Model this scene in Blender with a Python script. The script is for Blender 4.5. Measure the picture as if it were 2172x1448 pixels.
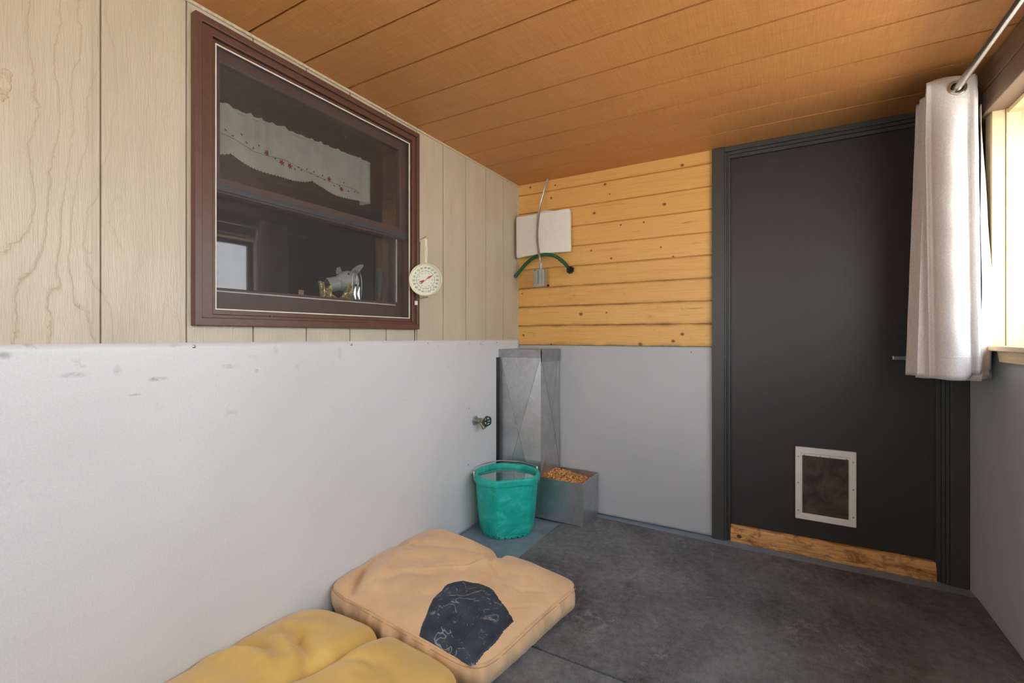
import bpy, bmesh, math, random
import numpy as np
from mathutils import Vector, Matrix
random.seed(7); RNG = np.random.default_rng(11)
C = bpy.context.scene.collection
for o in list(bpy.data.objects): bpy.data.objects.remove(o)
sc = bpy.context.scene

# ------------------------------------------------------------------ camera, world, light, exposure
YAW = 0.5264
cam = bpy.data.cameras.new('camera'); camo = bpy.data.objects.new('camera', cam); C.objects.link(camo)
camo.location = (0, 0, 1.12); camo.rotation_euler = (math.pi/2, 0, YAW)
cam.sensor_width = 36; cam.lens = 989/2172*36; cam.shift_y = -11.8/2172; cam.clip_start = .01
sc.camera = camo
sc.view_settings.view_transform = 'Standard'; sc.view_settings.look = 'None'
sc.view_settings.gamma = 1; sc.view_settings.use_curve_mapping = False
sc.view_settings.exposure = 2.15
w = bpy.data.worlds.new('sky'); sc.world = w; w.use_nodes = True
wt = w.node_tree; wt.nodes.clear()
wo = wt.nodes.new('ShaderNodeOutputWorld'); bg = wt.nodes.new('ShaderNodeBackground')
tc = wt.nodes.new('ShaderNodeTexCoord'); sx = wt.nodes.new('ShaderNodeSeparateXYZ')
cr = wt.nodes.new('ShaderNodeValToRGB')
cr.color_ramp.elements[0].position = .0; cr.color_ramp.elements[0].color = (.95, .975, 1, 1)
cr.color_ramp.elements[1].position = .9; cr.color_ramp.elements[1].color = (.74, .85, 1, 1)
wt.links.new(tc.outputs['Generated'], sx.inputs[0]); wt.links.new(sx.outputs['Z'], cr.inputs[0])
wt.links.new(cr.outputs[0], bg.inputs[0]); wt.links.new(bg.outputs[0], wo.inputs[0])
bg.inputs[1].default_value = 1.5
def light(name, kind, loc, rot, energy, color=(1, 1, 1), **k):
    l = bpy.data.lights.new(name, kind); l.energy = energy; l.color = color
    for a, b in k.items(): setattr(l, a, b)
    o = bpy.data.objects.new(name, l); C.objects.link(o); o.location = loc; o.rotation_euler = rot
    return o
light('sun', 'SUN', (-4, 0, 6), (math.radians(15), math.radians(-28), 0), 6.0, (1, .96, .90), angle=.01)
light('house_fill_light', 'AREA', (-2.25, -.75, 2.25), (0, 0, 0), 9.0, (1, .9, .75), shape='DISK', size=.35)  # added fill light, out of view, brightens the room behind the window

# ------------------------------------------------------------------ mesh helpers
ORG = {}
def link_props(o, label=None, cat=None, group=None, kind=None):
    if label: o['label'] = label
    if cat: o['category'] = cat
    if group: o['group'] = group
    if kind: o['kind'] = kind
    return o
def empty(name, loc, label=None, cat=None, group=None, kind=None):
    o = bpy.data.objects.new(name, None); C.objects.link(o); o.location = loc
    o.empty_display_size = .05; ORG[o.name] = Vector(loc)
    return link_props(o, label, cat, group, kind)
def mk(name, bm, mat, parent=None, loc=(0, 0, 0), smooth=None, bevel=0, seg=2, **props):
    """bm in world coordinates -> one object"""
    o0 = ORG[parent.name] if parent else Vector(loc)
    if isinstance(bm, bmesh.types.BMesh):
        bmesh.ops.translate(bm, verts=bm.verts, vec=-o0)
        me = bpy.data.meshes.new(name); bm.to_mesh(me); bm.free()
    else:
        v, f = bm
        me = bpy.data.meshes.new(name)
        me.from_pydata([tuple(Vector(p)-o0) for p in v], [], f); me.update()
    if smooth is not None:
        for p in me.polygons: p.use_smooth = True
        me.set_sharp_from_angle(angle=math.radians(smooth))
    me.materials.append(mat)
    o = bpy.data.objects.new(name, me); C.objects.link(o)
    if parent: o.parent = parent; ORG[o.name] = o0
    else: o.location = loc; ORG[o.name] = Vector(loc)
    if bevel:
        m = o.modifiers.new('bevel', 'BEVEL'); m.width = bevel; m.segments = seg; m.limit_method = 'ANGLE'
        m.angle_limit = math.radians(40); m.harden_normals = False
    return link_props(o, **props)
def box(bm, x0, x1, y0, y1, z0, z1):
    v = [bm.verts.new((x, y, z)) for x in (x0, x1) for y in (y0, y1) for z in (z0, z1)]
    for f in ((0, 1, 3, 2), (4, 6, 7, 5), (0, 4, 5, 1), (2, 3, 7, 6), (0, 2, 6, 4), (1, 5, 7, 3)):
        bm.faces.new([v[i] for i in f])
    return v
def B(*bs):
    bm = bmesh.new()
    for b in bs: box(bm, *b)
    return bm
def frame_for(t):
    t = t.normalized(); u = Vector((0, 0, 1)) if abs(t.z) < .9 else Vector((1, 0, 0))
    a = t.cross(u).normalized(); return a, t.cross(a).normalized()
def tube(bm, path, r, n=12, cap=True, closed=False):
    path = [Vector(p) for p in path]; m = len(path); rings = []; a = None
    for i, p in enumerate(path):
        if closed: t = path[(i+1) % m]-path[i-1]
        else: t = path[min(i+1, m-1)]-path[max(i-1, 0)]
        t.normalize()
        if a is None: a, b = frame_for(t)
        else:
            a = (a-t*a.dot(t)).normalized(); b = t.cross(a)
        ri = r[i] if isinstance(r, (list, tuple)) else r
        rings.append([bm.verts.new(p+ri*(math.cos(k*2*math.pi/n)*a+math.sin(k*2*math.pi/n)*b)) for k in range(n)])
    rng = range(m) if closed else range(m-1)
    for i in rng:
        R0, R1 = rings[i], rings[(i+1) % m]
        for k in range(n): bm.faces.new((R0[k], R0[(k+1) % n], R1[(k+1) % n], R1[k]))
    if cap and not closed:
        bm.faces.new(rings[0][::-1]); bm.faces.new(rings[-1])
    return bm
def lathe(bm, prof, origin, axis, n=32, close=False):
    """prof: (r, h) along axis"""
    origin = Vector(origin); ax = Vector(axis).normalized(); a, b = frame_for(ax)
    rings = []
    for r, h in prof:
        rings.append([bm.verts.new(origin+ax*h+max(r, 1e-5)*(math.cos(k*2*math.pi/n)*a+math.sin(k*2*math.pi/n)*b)) for k in range(n)])
    m = len(rings)
    for i in range(m if close else m-1):
        for k in range(n):
            bm.faces.new((rings[i][k], rings[i][(k+1) % n], rings[(i+1) % m][(k+1) % n], rings[(i+1) % m][k]))
    return bm
def prism(bm, poly, d):
    """poly: list of 3D points, d extrude vector"""
    a = [bm.verts.new(p) for p in poly]; b = [bm.verts.new(Vector(p)+Vector(d)) for p in poly]
    n = len(a); bm.faces.new(a[::-1]); bm.faces.new(b)
    for i in range(n): bm.faces.new((a[i], a[(i+1) % n], b[(i+1) % n], b[i]))
    return bm
def fixn(bm):
    bmesh.ops.recalc_face_normals(bm, faces=bm.faces); return bm
def grid_mesh(P):
    """P[i][j] 3D points -> verts, faces"""
    n, m = P.shape[:2]
    v = [tuple(p) for p in P.reshape(-1, 3)]
    f = [(i*m+j, i*m+j+1, (i+1)*m+j+1, (i+1)*m+j) for i in range(n-1) for j in range(m-1)]
    return v, f
def spline(pts, n=16):
    pts = [Vector(p) for p in pts]; out = []
    q = [pts[0]*2-pts[1]]+pts+[pts[-1]*2-pts[-2]]
    for i in range(1, len(q)-2):
        for k in range(n):
            t = k/n; a, b, c, d = q[i-1], q[i], q[i+1], q[i+2]
            out.append(.5*((2*b)+(c-a)*t+(2*a-5*b+4*c-d)*t*t+(3*b-a-3*c+d)*t**3))
    out.append(pts[-1]); return out

# ------------------------------------------------------------------ material helpers
class NT:
    def __init__(s, name):
        s.m = bpy.data.materials.new(name); s.m.use_nodes = True; s.t = s.m.node_tree
        s.t.nodes.clear(); s.out = s.t.nodes.new('ShaderNodeOutputMaterial'); s._c = None
    def n(s, ty, props=None, **inp):
        nd = s.t.nodes.new('ShaderNode'+ty)
        for k, v in (props or {}).items(): setattr(nd, k, v)
        for k, v in inp.items():
            key = int(k[1:]) if k[0] == '_' and k[1:].isdigit() else k.replace('__', ' ')
            sk = nd.inputs[key]
            if isinstance(v, bpy.types.NodeSocket): s.t.links.new(v, sk)
            elif isinstance(v, bpy.types.Node): s.t.links.new(v.outputs[0], sk)
            else: sk.default_value = v
        return nd
    @property
    def co(s):
        if s._c is None: s._c = s.t.nodes.new('ShaderNodeTexCoord').outputs['Object']
        return s._c
    def map(s, scale=(1, 1, 1), loc=(0, 0, 0), rot=(0, 0, 0), v=None):
        return s.n('Mapping', Vector=v or s.co, Scale=scale, Location=loc, Rotation=rot).outputs[0]
    def noise(s, v, scale=5, detail=4, rough=.5, dist=0):
        return s.n('TexNoise', Vector=v, Scale=scale, Detail=detail, Roughness=rough, Distortion=dist).outputs['Fac']
    def math(s, op, a, b=0., c=None, clamp=False):
        nd = s.n('Math', dict(operation=op, use_clamp=clamp), _0=a, _1=b)
        if c is not None:
            if isinstance(c, bpy.types.NodeSocket): s.t.links.new(c, nd.inputs[2])
            else: nd.inputs[2].default_value = c
        return nd.outputs[0]
    def ramp(s, fac, stops, interp='LINEAR'):
        nd = s.n('ValToRGB', Fac=fac); e = nd.color_ramp.elements; nd.color_ramp.interpolation = interp
        while len(e) > 1: e.remove(e[-1])
        for i, (p, c) in enumerate(stops):
            el = e[0] if i == 0 else e.new(p)
            el.position = p; el.color = (*c, 1) if not isinstance(c, (int, float)) else (c, c, c, 1)
        return nd.outputs[0]
    def mix(s, fac, a, b, blend='MIX'):
        nd = s.t.nodes.new('ShaderNodeMix'); nd.data_type = 'RGBA'; nd.blend_type = blend; nd.clamp_factor = True
        for i, v in ((0, fac), (6, a), (7, b)):
            if isinstance(v, bpy.types.NodeSocket): s.t.links.new(v, nd.inputs[i])
            elif i: nd.inputs[i].default_value = (*v, 1)[:4]
            else: nd.inputs[0].default_value = v
        return nd.outputs[2]
    def sep(s, v=None):
        return s.n('SeparateXYZ', _0=v or s.co).outputs
    def bump(s, h, strength=.3, dist=.01, normal=None):
        nd = s.n('Bump', Height=h, Strength=strength, Distance=dist)
        if normal: s.t.links.new(normal, nd.inputs['Normal'])
        return nd.outputs[0]
    def bsdf(s, color, rough=.5, metal=0., normal=None, spec=.5, **k):
        nd = s.t.nodes.new('ShaderNodeBsdfPrincipled')
        for key, v in dict({'Base Color': color, 'Roughness': rough, 'Metallic': metal, 'Specular IOR Level': spec}, **k).items():
            if isinstance(v, bpy.types.NodeSocket): s.t.links.new(v, nd.inputs[key])
            elif isinstance(v, tuple) and len(v) == 3: nd.inputs[key].default_value = (*v, 1)
            else: nd.inputs[key].default_value = v
        if normal: s.t.links.new(normal, nd.inputs['Normal'])
        s.t.links.new(nd.outputs[0], s.out.inputs[0]); return s.m
def srgb(r, g, b):
    f = lambda c: ((c/255+.055)/1.055)**2.4 if c > 10 else c/255/12.92
    return (f(r), f(g), f(b))
def simple(name, col, rough=.5, metal=0., var=.06, scale=30, bump=.05, spec=.5):
    m = NT(name); nz = m.noise(m.map(), scale, 4)
    dk = tuple(c*(1-var*2) for c in col); lt = tuple(min(1, c*(1+var)) for c in col)
    c = m.ramp(nz, [(.3, dk), (.7, lt)])
    return m.bsdf(c, rough, metal, m.bump(nz, bump, .004), spec)

# siding: painted textured plywood, grain running up, contour lines on the broad plain panel
def siding_mat():
    m = NT('beige_siding_paint')
    s = m.sep(); y, z = s[1], s[2]
    base = m.ramp(m.noise(m.map((1, 3, .8)), 3, 3), [(.3, srgb(188, 178, 156)), (.7, srgb(200, 190, 168))])
    g1 = m.noise(m.map((1, 60, 5)), 2.2, 6, .6)
    g2 = m.noise(m.map((1, 160, 14)), 2, 4, .7)
    # cathedral contour lines
    warp = m.noise(m.map((1, 2.2, .8), (0, .35, .2)), 2.0, 3, .5)
    jag = m.math('MULTIPLY', m.noise(m.map((1, 14, 26)), 2, 4, .6), .022)
    yy = m.math('ADD', m.math('ADD', y, m.math('MULTIPLY', warp, .42)), jag)
    saw = m.math('FRACT', m.math('MULTIPLY', yy, 19.))
    line = m.ramp(saw, [(0, 0), (.02, 1), (.12, .55), (.9, .35), (1, 0)])
    near = m.ramp(y, [(.0, 1), (.45, 1), (.6, .25), (1, .1)])
    h = m.math('ADD', m.math('MULTIPLY', g1, .7), m.math('MULTIPLY', g2, .35))
    h = m.math('ADD', h, m.math('MULTIPLY', m.math('MULTIPLY', line, near), .55))
    edge = m.math('MULTIPLY', m.math('LESS_THAN', saw, .07), near)
    col = m.mix(m.math('MULTIPLY', edge, .45), base, srgb(172, 150, 118))
    spk = m.math('GREATER_THAN', m.noise(m.map((1, 90, 60)), 3, 2), .74)
    col = m.mix(m.math('MULTIPLY', spk, .35), col, srgb(228, 220, 200))
    return m.bsdf(col, .32, 0, m.bump(h, .55, .006), .6)
# painted panel, cool light grey with scuffs and stipple
def panel_mat(name, a, b, rough=.38, scuff=True, wave=.5, streaks=False):
    m = NT(name)
    lo = m.noise(m.map((1, 1, 1)), 1.6, 2)
    col = m.ramp(lo, [(.3, a), (.7, b)])
    st = m.noise(m.map(), 220, 3, .6)
    col = m.mix(.10, col, m.ramp(st, [(.35, .25), (.65, 1.)]), 'MULTIPLY')
    if scuff:
        s = m.sep()
        hi = m.ramp(s[2], [(.70, 0), (1.02, 1)])
        sc_ = m.noise(m.map((1, 5, 9), (0, 0, .4)), 1.7, 5, .7, .4)
        k = m.math('MULTIPLY', m.ramp(sc_, [(.63, 0), (.76, 1)]), hi)
        col = m.mix(m.math('MULTIPLY', k, .5), col, srgb(110, 110, 112))
        fz = m.noise(m.map((1, 40, 60)), 1.5, 4, .7)
        for (cy, cz, ry, rz, st_) in ((.345, 1.075, .018, .012, .5), (.47, 1.02, .035, .009, .35), (.56, 1.025, .012, .02, .3), (.655, .995, .03, .008, .55), (.70, 1.09, .02, .006, .5), (.86, 1.02, .04, .010, .25), (.60, .955, .02, .004, .4), (1.02, 1.07, .010, .02, .3), (.95, 1.0, .008, .008, .45), (1.30, 1.05, .01, .03, .2)):
            d = knot_nodes(m, s[1], s[2], [(cy, cz, 1.)]) if False else m.math('ADD', m.math('POWER', m.math('MULTIPLY', m.math('ABSOLUTE', m.math('SUBTRACT', s[1], cy)), 1/ry), 2.), m.math('POWER', m.math('MULTIPLY', m.math('ABSOLUTE', m.math('SUBTRACT', s[2], cz)), 1/rz), 2.))
            kk = m.math('MULTIPLY', m.ramp(d, [(0, 1), (1, 0)]), m.ramp(fz, [(.35, .1), (.6, 1)]))
            col = m.mix(m.math('MULTIPLY', kk, st_), col, srgb(90, 90, 92))
    if streaks:
        sp = m.noise(m.map((3, 3, 1.2)), 2, 5, .7, .6)
        col = m.mix(m.math('MULTIPLY', m.ramp(sp, [(.66, 0), (.78, 1)]), .35), col, srgb(205, 205, 205))
    h = m.math('ADD', m.math('MULTIPLY', st, .03), m.math('MULTIPLY', m.noise(m.map((1, 1, .55)), 3.0, 2), wave))
    return m.bsdf(col, rough, 0, m.bump(h, .35, .02), .5)
def ceiling_mat():
    m = NT('orange_stained_ceiling_boards')
    s = m.sep(); x, y = s[0], s[1]
    brd = m.math('FLOOR', m.math('DIVIDE', m.math('SUBTRACT', y, .0895), .2088))
    rnd = m.n('TexWhiteNoise', dict(noise_dimensions='1D'), W=brd).outputs['Value']
    off = m.n('CombineXYZ', _0=m.math('MULTIPLY', rnd, 17.), _1=m.math('MULTIPLY', rnd, 9.), _2=0.)
    v = m.n('VectorMath', dict(operation='ADD'), _0=m.co, _1=off).outputs[0]
    g = m.noise(m.map((5, 80, 1), v=v), 1.6, 6, .6, .8)
    saw = m.noise(m.map((130, 4, 1), v=v), 1.8, 4, .6)
    blot = m.noise(m.map((1.4, 2.2, 1), v=v), 2.0, 3)
    c = m.ramp(g, [(.2, srgb(188, 128, 70)), (.5, srgb(200, 140, 82)), (.8, srgb(210, 152, 94))])
    c = m.mix(m.math('MULTIPLY', m.ramp(saw, [(.35, 1), (.6, 0)]), .28), c, srgb(146, 86, 40))
    c = m.mix(m.math('MULTIPLY', m.ramp(blot, [(.35, 0), (.7, 1)]), .25), c, srgb(214, 156, 96))
    c = m.mix(m.math('MULTIPLY', rnd, .12), c, srgb(160, 96, 44))
    h = m.math('ADD', m.math('MULTIPLY', g, .6), m.math('MULTIPLY', saw, .7))
    return m.bsdf(c, .5, 0, m.bump(h, .35, .003), .35)
def knot_nodes(m, u, v, knots, grain_w=1.0):
    """returns mask of knots (u, v, radius)"""
    best = None
    for (ku, kv, r) in knots:
        du = m.math('MULTIPLY', m.math('SUBTRACT', u, ku), .8/r); dv = m.math('DIVIDE', m.math('SUBTRACT', v, kv), r)
        d = m.math('ADD', m.math('MULTIPLY', du, du), m.math('MULTIPLY', dv, dv))
        best = d if best is None else m.math('MINIMUM', best, d)
    return best
def pine_mat(name, ax_u, ax_v, light_, mid, dark, pitch=None, v0=0., knots=(), dirty=False, rough=.42):
    """grain along ax_u; boards stacked along ax_v"""
    m = NT(name); s = m.sep(); u, v = s[ax_u], s[ax_v]
    if pitch:
        brd = m.math('FLOOR', m.math('DIVIDE', m.math('SUBTRACT', v, v0), pitch))
        rnd = m.n('TexWhiteNoise', dict(noise_dimensions='1D'), W=brd).outputs['Value']
    else: rnd = m.math('MULTIPLY', u, 0.)
    d = knot_nodes(m, u, v, knots) if knots else None
    uu = m.math('ADD', u, m.math('MULTIPLY', rnd, 23.)); vv = v
    if d is not None:   # grain bends round knots
        swirl = m.math('DIVIDE', .010, m.math('ADD', d, 1.2)); vv = m.math('ADD', v, swirl)
    vec = m.n('CombineXYZ', _0=m.math('MULTIPLY', uu, 1.6), _1=m.math('MULTIPLY', vv, 30.), _2=m.math('MULTIPLY', rnd, 5.)).outputs[0]
    g = m.noise(vec, 1.3, 5, .55, .25)
    vec2 = m.n('CombineXYZ', _0=m.math('MULTIPLY', uu, 3.), _1=m.math('MULTIPLY', vv, 130.), _2=0.).outputs[0]
    g2 = m.noise(vec2, 1.5, 3)
    c = m.ramp(g, [(.25, mid), (.45, light_), (.62, light_), (.8, mid)])
    c = m.mix(m.math('MULTIPLY', m.ramp(g2, [(.3, 1), (.55, 0)]), .22), c, dark)
    if pitch: c = m.mix(m.math('MULTIPLY', rnd, .25), c, mid)
    if dirty:
        fr = m.math('FRACT', m.math('DIVIDE', m.math('SUBTRACT', v, v0), pitch))
        ed = m.ramp(fr, [(0, 1), (.10, .25), (.2, 0), (.86, 0), (1, 1)])
        lowz = m.ramp(v, [(0, 1), (1, 1)])
        low = m.n('MapRange', Value=v, **{'From__Min': 1.75, 'From__Max': 1.20}).outputs[0]
        nz = m.noise(m.map((5, 1, 30)), 1.5, 5, .7)
        k = m.math('MULTIPLY', m.math('MULTIPLY', ed, low), m.ramp(nz, [(.35, 0), (.65, 1)]))
        c = m.mix(m.math('MULTIPLY', k, .75), c, srgb(84, 58, 34))
        dd = m.math('MULTIPLY', m.ramp(m.noise(m.map((6, 1, 14)), 1.2, 5, .7, .8), [(.6, 0), (.72, 1)]), low)
        c = m.mix(m.math('MULTIPLY', dd, .35), c, srgb(110, 80, 48))
        nn = m.noise(m.map((2.2, 1, 60)), 1.5, 3, .5)
        c = m.mix(m.math('MULTIPLY', m.ramp(nn, [(.70, 0), (.74, 1)]), .6), c, srgb(92, 58, 28))
    if d is not None:
        c = m.mix(m.ramp(d, [(0, .9), (.6, .8), (1.1, .45), (2.6, 0)]), c, dark)
        core = m.ramp(d, [(0, 1), (.25, .6), (.5, 0)])
        c = m.mix(core, c, tuple(q*.45 for q in dark))
    return m.bsdf(c, rough, 0, m.bump(m.math('ADD', g, m.math('MULTIPLY', g2, .4)), .12, .002), .4)
def fabric_mat(name, a, b, dirt=None, scale=900):
    m = NT(name); nz = m.noise(m.map(), 7, 5, .6); c = m.ramp(nz, [(.3, a), (.7, b)])
    wv = m.noise(m.map(), scale, 2)
    if dirt: c = m.mix(m.math('MULTIPLY', m.ramp(m.noise(m.map(), 13, 5, .65, .5), [(.56, 0), (.78, 1)]), .4), c, dirt)
    return m.bsdf(c, .92, 0, m.bump(m.math('ADD', m.math('MULTIPLY', wv, .08), m.math('MULTIPLY', m.noise(m.map(), 35, 4), .25)), .35, .006), .15, **{'Sheen Weight': .25, 'Sheen Roughness': .5})
def mat_rubber():
    m = NT('black_rubber_mat'); s = m.sep(); x, y = s[0], s[1]
    k = 2*math.pi/.0105
    p = m.math('MULTIPLY', m.math('SINE', m.math('MULTIPLY', m.math('ADD', x, y), k)), m.math('SINE', m.math('MULTIPLY', m.math('SUBTRACT', x, y), k)))
    p = m.ramp(p, [(.0, 0), (.5, 1)])
    dust = m.noise(m.map(), 2.1, 6, .65, .4); fine = m.noise(m.map(), 42, 5, .7)
    c = m.ramp(m.math('ADD', m.math('MULTIPLY', dust, .6), m.math('MULTIPLY', fine, .4)), [(.36, srgb(46, 49, 52)), (.62, srgb(128, 133, 138))])
    sp = m.math('MULTIPLY', m.ramp(m.noise(m.map(), 6.5, 6, .75, .8), [(.56, 0), (.70, 1)]), m.ramp(fine, [(.42, 0), (.6, 1)]))
    c = m.mix(m.math('MULTIPLY', sp, .75), c, srgb(160, 160, 160))
    c = m.mix(m.math('MULTIPLY', p, .38), c, srgb(158, 160, 162))
    return m.bsdf(c, .68, 0, m.bump(p, .8, .0022), .4)
def galv_mat(name='galvanised_steel', a=(.46, .47, .48), b=(.58, .59, .60)):
    m = NT(name)
    vo = m.n('TexVoronoi', Vector=m.map(), Scale=70.).outputs['Color']
    c = m.mix(.16, m.ramp(m.noise(m.map(), 9, 5), [(.3, a), (.7, b)]), m.n('RGBToBW', _0=vo).outputs[0], 'SOFT_LIGHT')
    r = m.n('MapRange', Value=m.noise(m.map(), 25, 4), **{'To__Min': .26, 'To__Max': .40}).outputs[0]
    dirt = m.ramp(m.noise(m.map(), 16, 6, .7), [(.6, 0), (.75, 1)])
    c = m.mix(m.math('MULTIPLY', dirt, .25), c, (.85, .85, .85))
    return m.bsdf(c, r, .85, m.bump(m.noise(m.map(), 40, 3), .05, .003))
def glass_mat(name, boost=1.6, tint=(.93, .95, .95)):
    m = NT(name)
    ge = m.n('NewGeometry').outputs; dt = m.n('VectorMath', dict(operation='DOT_PRODUCT'), _0=ge['Incoming'], _1=ge['Normal']).outputs['Value']
    sc5 = m.math('POWER', m.math('SUBTRACT', 1., m.math('ABSOLUTE', dt), clamp=True), 5.)
    f = m.math('MULTIPLY', m.math('ADD', m.math('MULTIPLY', sc5, .96), .04), boost, clamp=True)
    t = m.n('BsdfTransparent', Color=(*tint, 1)); g = m.n('BsdfGlossy', Roughness=.02, Color=(1, 1, 1, 1))
    mx = m.n('MixShader', _0=f, _1=t.outputs[0], _2=g.outputs[0]); m.t.links.new(mx.outputs[0], m.out.inputs[0]); return m.m
def screen_mat():
    m = NT('insect_screen_mesh'); s = m.sep()
    k = 2*math.pi/.0016
    a = m.math('ABSOLUTE', m.math('SINE', m.math('MULTIPLY', s[1], k/2))); b = m.math('ABSOLUTE', m.math('SINE', m.math('MULTIPLY', s[2], k/2)))
    hole = m.math('MULTIPLY', m.math('GREATER_THAN', a, .22), m.math('GREATER_THAN', b, .22))
    t = m.n('BsdfTransparent'); d = m.n('BsdfPrincipled', Roughness=.5); d.inputs['Base Color'].default_value = (.10, .10, .10, 1)
    mx = m.n('MixShader', _0=hole, _1=d.outputs[0], _2=t.outputs[0]); m.t.links.new(mx.outputs[0], m.out.inputs[0]); return m.m

M = {}
M['siding'] = siding_mat()
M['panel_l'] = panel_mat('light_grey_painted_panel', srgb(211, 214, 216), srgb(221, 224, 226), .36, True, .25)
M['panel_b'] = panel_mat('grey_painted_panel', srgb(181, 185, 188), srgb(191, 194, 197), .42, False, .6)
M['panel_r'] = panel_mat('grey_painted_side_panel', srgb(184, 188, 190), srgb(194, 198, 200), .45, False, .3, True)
M['ceiling'] = ceiling_mat()
knots_back = [(-1.486, 2.13, .008), (-1.33, 2.035, .008), (-1.30, 2.115, .006), (-.96, 2.065, .009), (-.50, 2.10, .010), (-.93, 2.0, .005), (-1.03, 1.895, .009),
              (-.60, 1.89, .010), (-1.25, 1.93, .006), (-.86, 1.80, .006), (-.72, 1.80, .006), (-.92, 1.60, .007), (-.55, 1.58, .006), (-.62, 1.64, .006), (-.55, 1.09, .010),
              (-1.54, 1.125, .009), (-1.33, 1.065, .008), (-.74, 1.07, .012), (-.50, 1.13, .010), (-1.12, 1.26, .012), (-.95, 1.265, .006), (-1.55, 1.41, .006), (-1.05, 1.66, .007)]
M['pine_back'] = pine_mat('knotty_pine_boards', 0, 2, srgb(230, 180, 106), srgb(214, 160, 82), srgb(160, 104, 50), .128, 1.061, knots_back, True)
M['pine'] = pine_mat('pale_pine_trim', 2, 1, srgb(246, 224, 184), srgb(238, 208, 160), srgb(206, 160, 108), None, 0, [(1.83, 2.47, .012)])
M['pine_j'] = pine_mat('pale_pine_jamb', 2, 0, srgb(246, 226, 190), srgb(240, 212, 168), srgb(200, 154, 104), None, 0, [(1.83, .757, .012), (1.35, .78, .009)])
M['pine_s'] = pine_mat('pale_pine_sill', 1, 2, srgb(240, 214, 172), srgb(230, 198, 150), srgb(180, 130, 80))
M['brown'] = simple('brown_window_paint', srgb(96, 66, 54), .38, var=.08, scale=45, bump=.12)
M['brown_d'] = simple('dark_brown_sash_paint', srgb(88, 64, 54), .45, var=.08, scale=30, bump=.1)
M['spline'] = simple('pale_screen_spline', srgb(225, 222, 208), .6)
M['alu'] = simple('dark_grey_rail', srgb(70, 76, 84), .35, .2)
M['cream'] = simple('cream_caulk', srgb(205, 190, 160), .6, var=.12, scale=80, bump=.3)
M['black'] = simple('black_door_paint', srgb(50, 49, 49), .42, var=.05, scale=60, bump=.06)
M['black2'] = simple('black_casing_paint', srgb(62, 63, 61), .42, var=.06, scale=60, bump=.06)
M['floorp'] = simple('blue_grey_floor_paint', srgb(128, 146, 162), .5, var=.10, scale=14, bump=.1)
def worn_mat():
    m = NT('worn_threshold_wood'); g = m.noise(m.map((5, 1, 55)), 1.4, 6, .65, 1.0); b = m.noise(m.map((7, 3, 14)), 1.6, 5, .7, .6)
    c = m.ramp(g, [(.25, srgb(146, 92, 44)), (.45, srgb(206, 152, 90)), (.7, srgb(226, 182, 126))])
    c = m.mix(m.math('MULTIPLY', m.ramp(b, [(.48, 0), (.62, 1)]), .75), c, srgb(128, 76, 34))
    c = m.mix(m.math('MULTIPLY', m.ramp(g, [(.30, 1), (.36, 0)]), .9), c, srgb(52, 30, 16))
    s_ = m.sep(); d = knot_nodes(m, s_[0], s_[2], [(-.205, .036, .010)])
    c = m.mix(m.ramp(d, [(0, 1), (.9, .9), (1.3, 0)]), c, srgb(96, 44, 24))
    return m.bsdf(c, .6, 0, m.bump(g, .6, .006), .3)
M['sillwood'] = worn_mat()
M['rubber'] = mat_rubber()
M['brwall'] = simple('dark_brown_plywood', srgb(84, 66, 52), .7, var=.15, scale=12, bump=.2)
M['beam'] = pine_mat('weathered_grey_beam', 1, 2, srgb(140, 118, 98), srgb(116, 95, 78), srgb(72, 55, 42), rough=.6)
M['galv'] = galv_mat()
M['galv_lid'] = galv_mat('dull_galvanised_lid', (.32, .33, .34), (.42, .43, .44))
M['crease'] = simple('pressed_metal_crease', (.20, .205, .21), .45, .7)
M['white'] = simple('white_plastic', srgb(226, 222, 214), .42, var=.02, bump=.02)
M['offwhite'] = simple('ivory_plastic', srgb(232, 226, 190), .4, var=.02, bump=.02)
M['dial'] = simple('dial_face', srgb(222, 224, 204), .4, var=.02, bump=.01)
M['ink'] = simple('dark_ink', srgb(60, 62, 52), .6)
M['red'] = simple('red_needle', srgb(180, 40, 34), .45)
M['metal'] = simple('satin_steel', (.55, .55, .54), .3, 1.)
M['nickel'] = simple('brushed_nickel', (.62, .60, .57), .28, 1., bump=.02)
M['zinc'] = simple('zinc_cast', srgb(165, 170, 160), .42, .5)
M['brass'] = simple('dull_grey_brass', (.30, .30, .26), .42, .8, var=.2)
M['green_h'] = simple('green_hose', srgb(20, 92, 62), .4, scale=50)
M['green_k'] = simple('dark_green_handwheel', srgb(16, 48, 38), .35)
M['blackpl'] = simple('black_plastic', (.012, .012, .014), .4)
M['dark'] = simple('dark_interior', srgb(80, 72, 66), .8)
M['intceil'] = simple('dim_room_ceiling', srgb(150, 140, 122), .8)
M['screen'] = screen_mat(); M['glass'] = glass_mat('window_glass', 2.6)
M['kwhite'] = simple('grey_white_ceramic', srgb(176, 180, 174), .22, bump=.0)
M['tan'] = fabric_mat('tan_canvas', srgb(212, 176, 134), srgb(224, 190, 148), srgb(190, 150, 110))
M['tan_seam'] = fabric_mat('tan_thread', srgb(186, 138, 90), srgb(200, 152, 104))
M['yellow'] = fabric_mat('mustard_canvas', srgb(208, 172, 94), srgb(220, 186, 108), srgb(196, 164, 98))
M['yel_seam'] = fabric_mat('mustard_thread', srgb(170, 130, 60), srgb(180, 140, 66))

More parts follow.
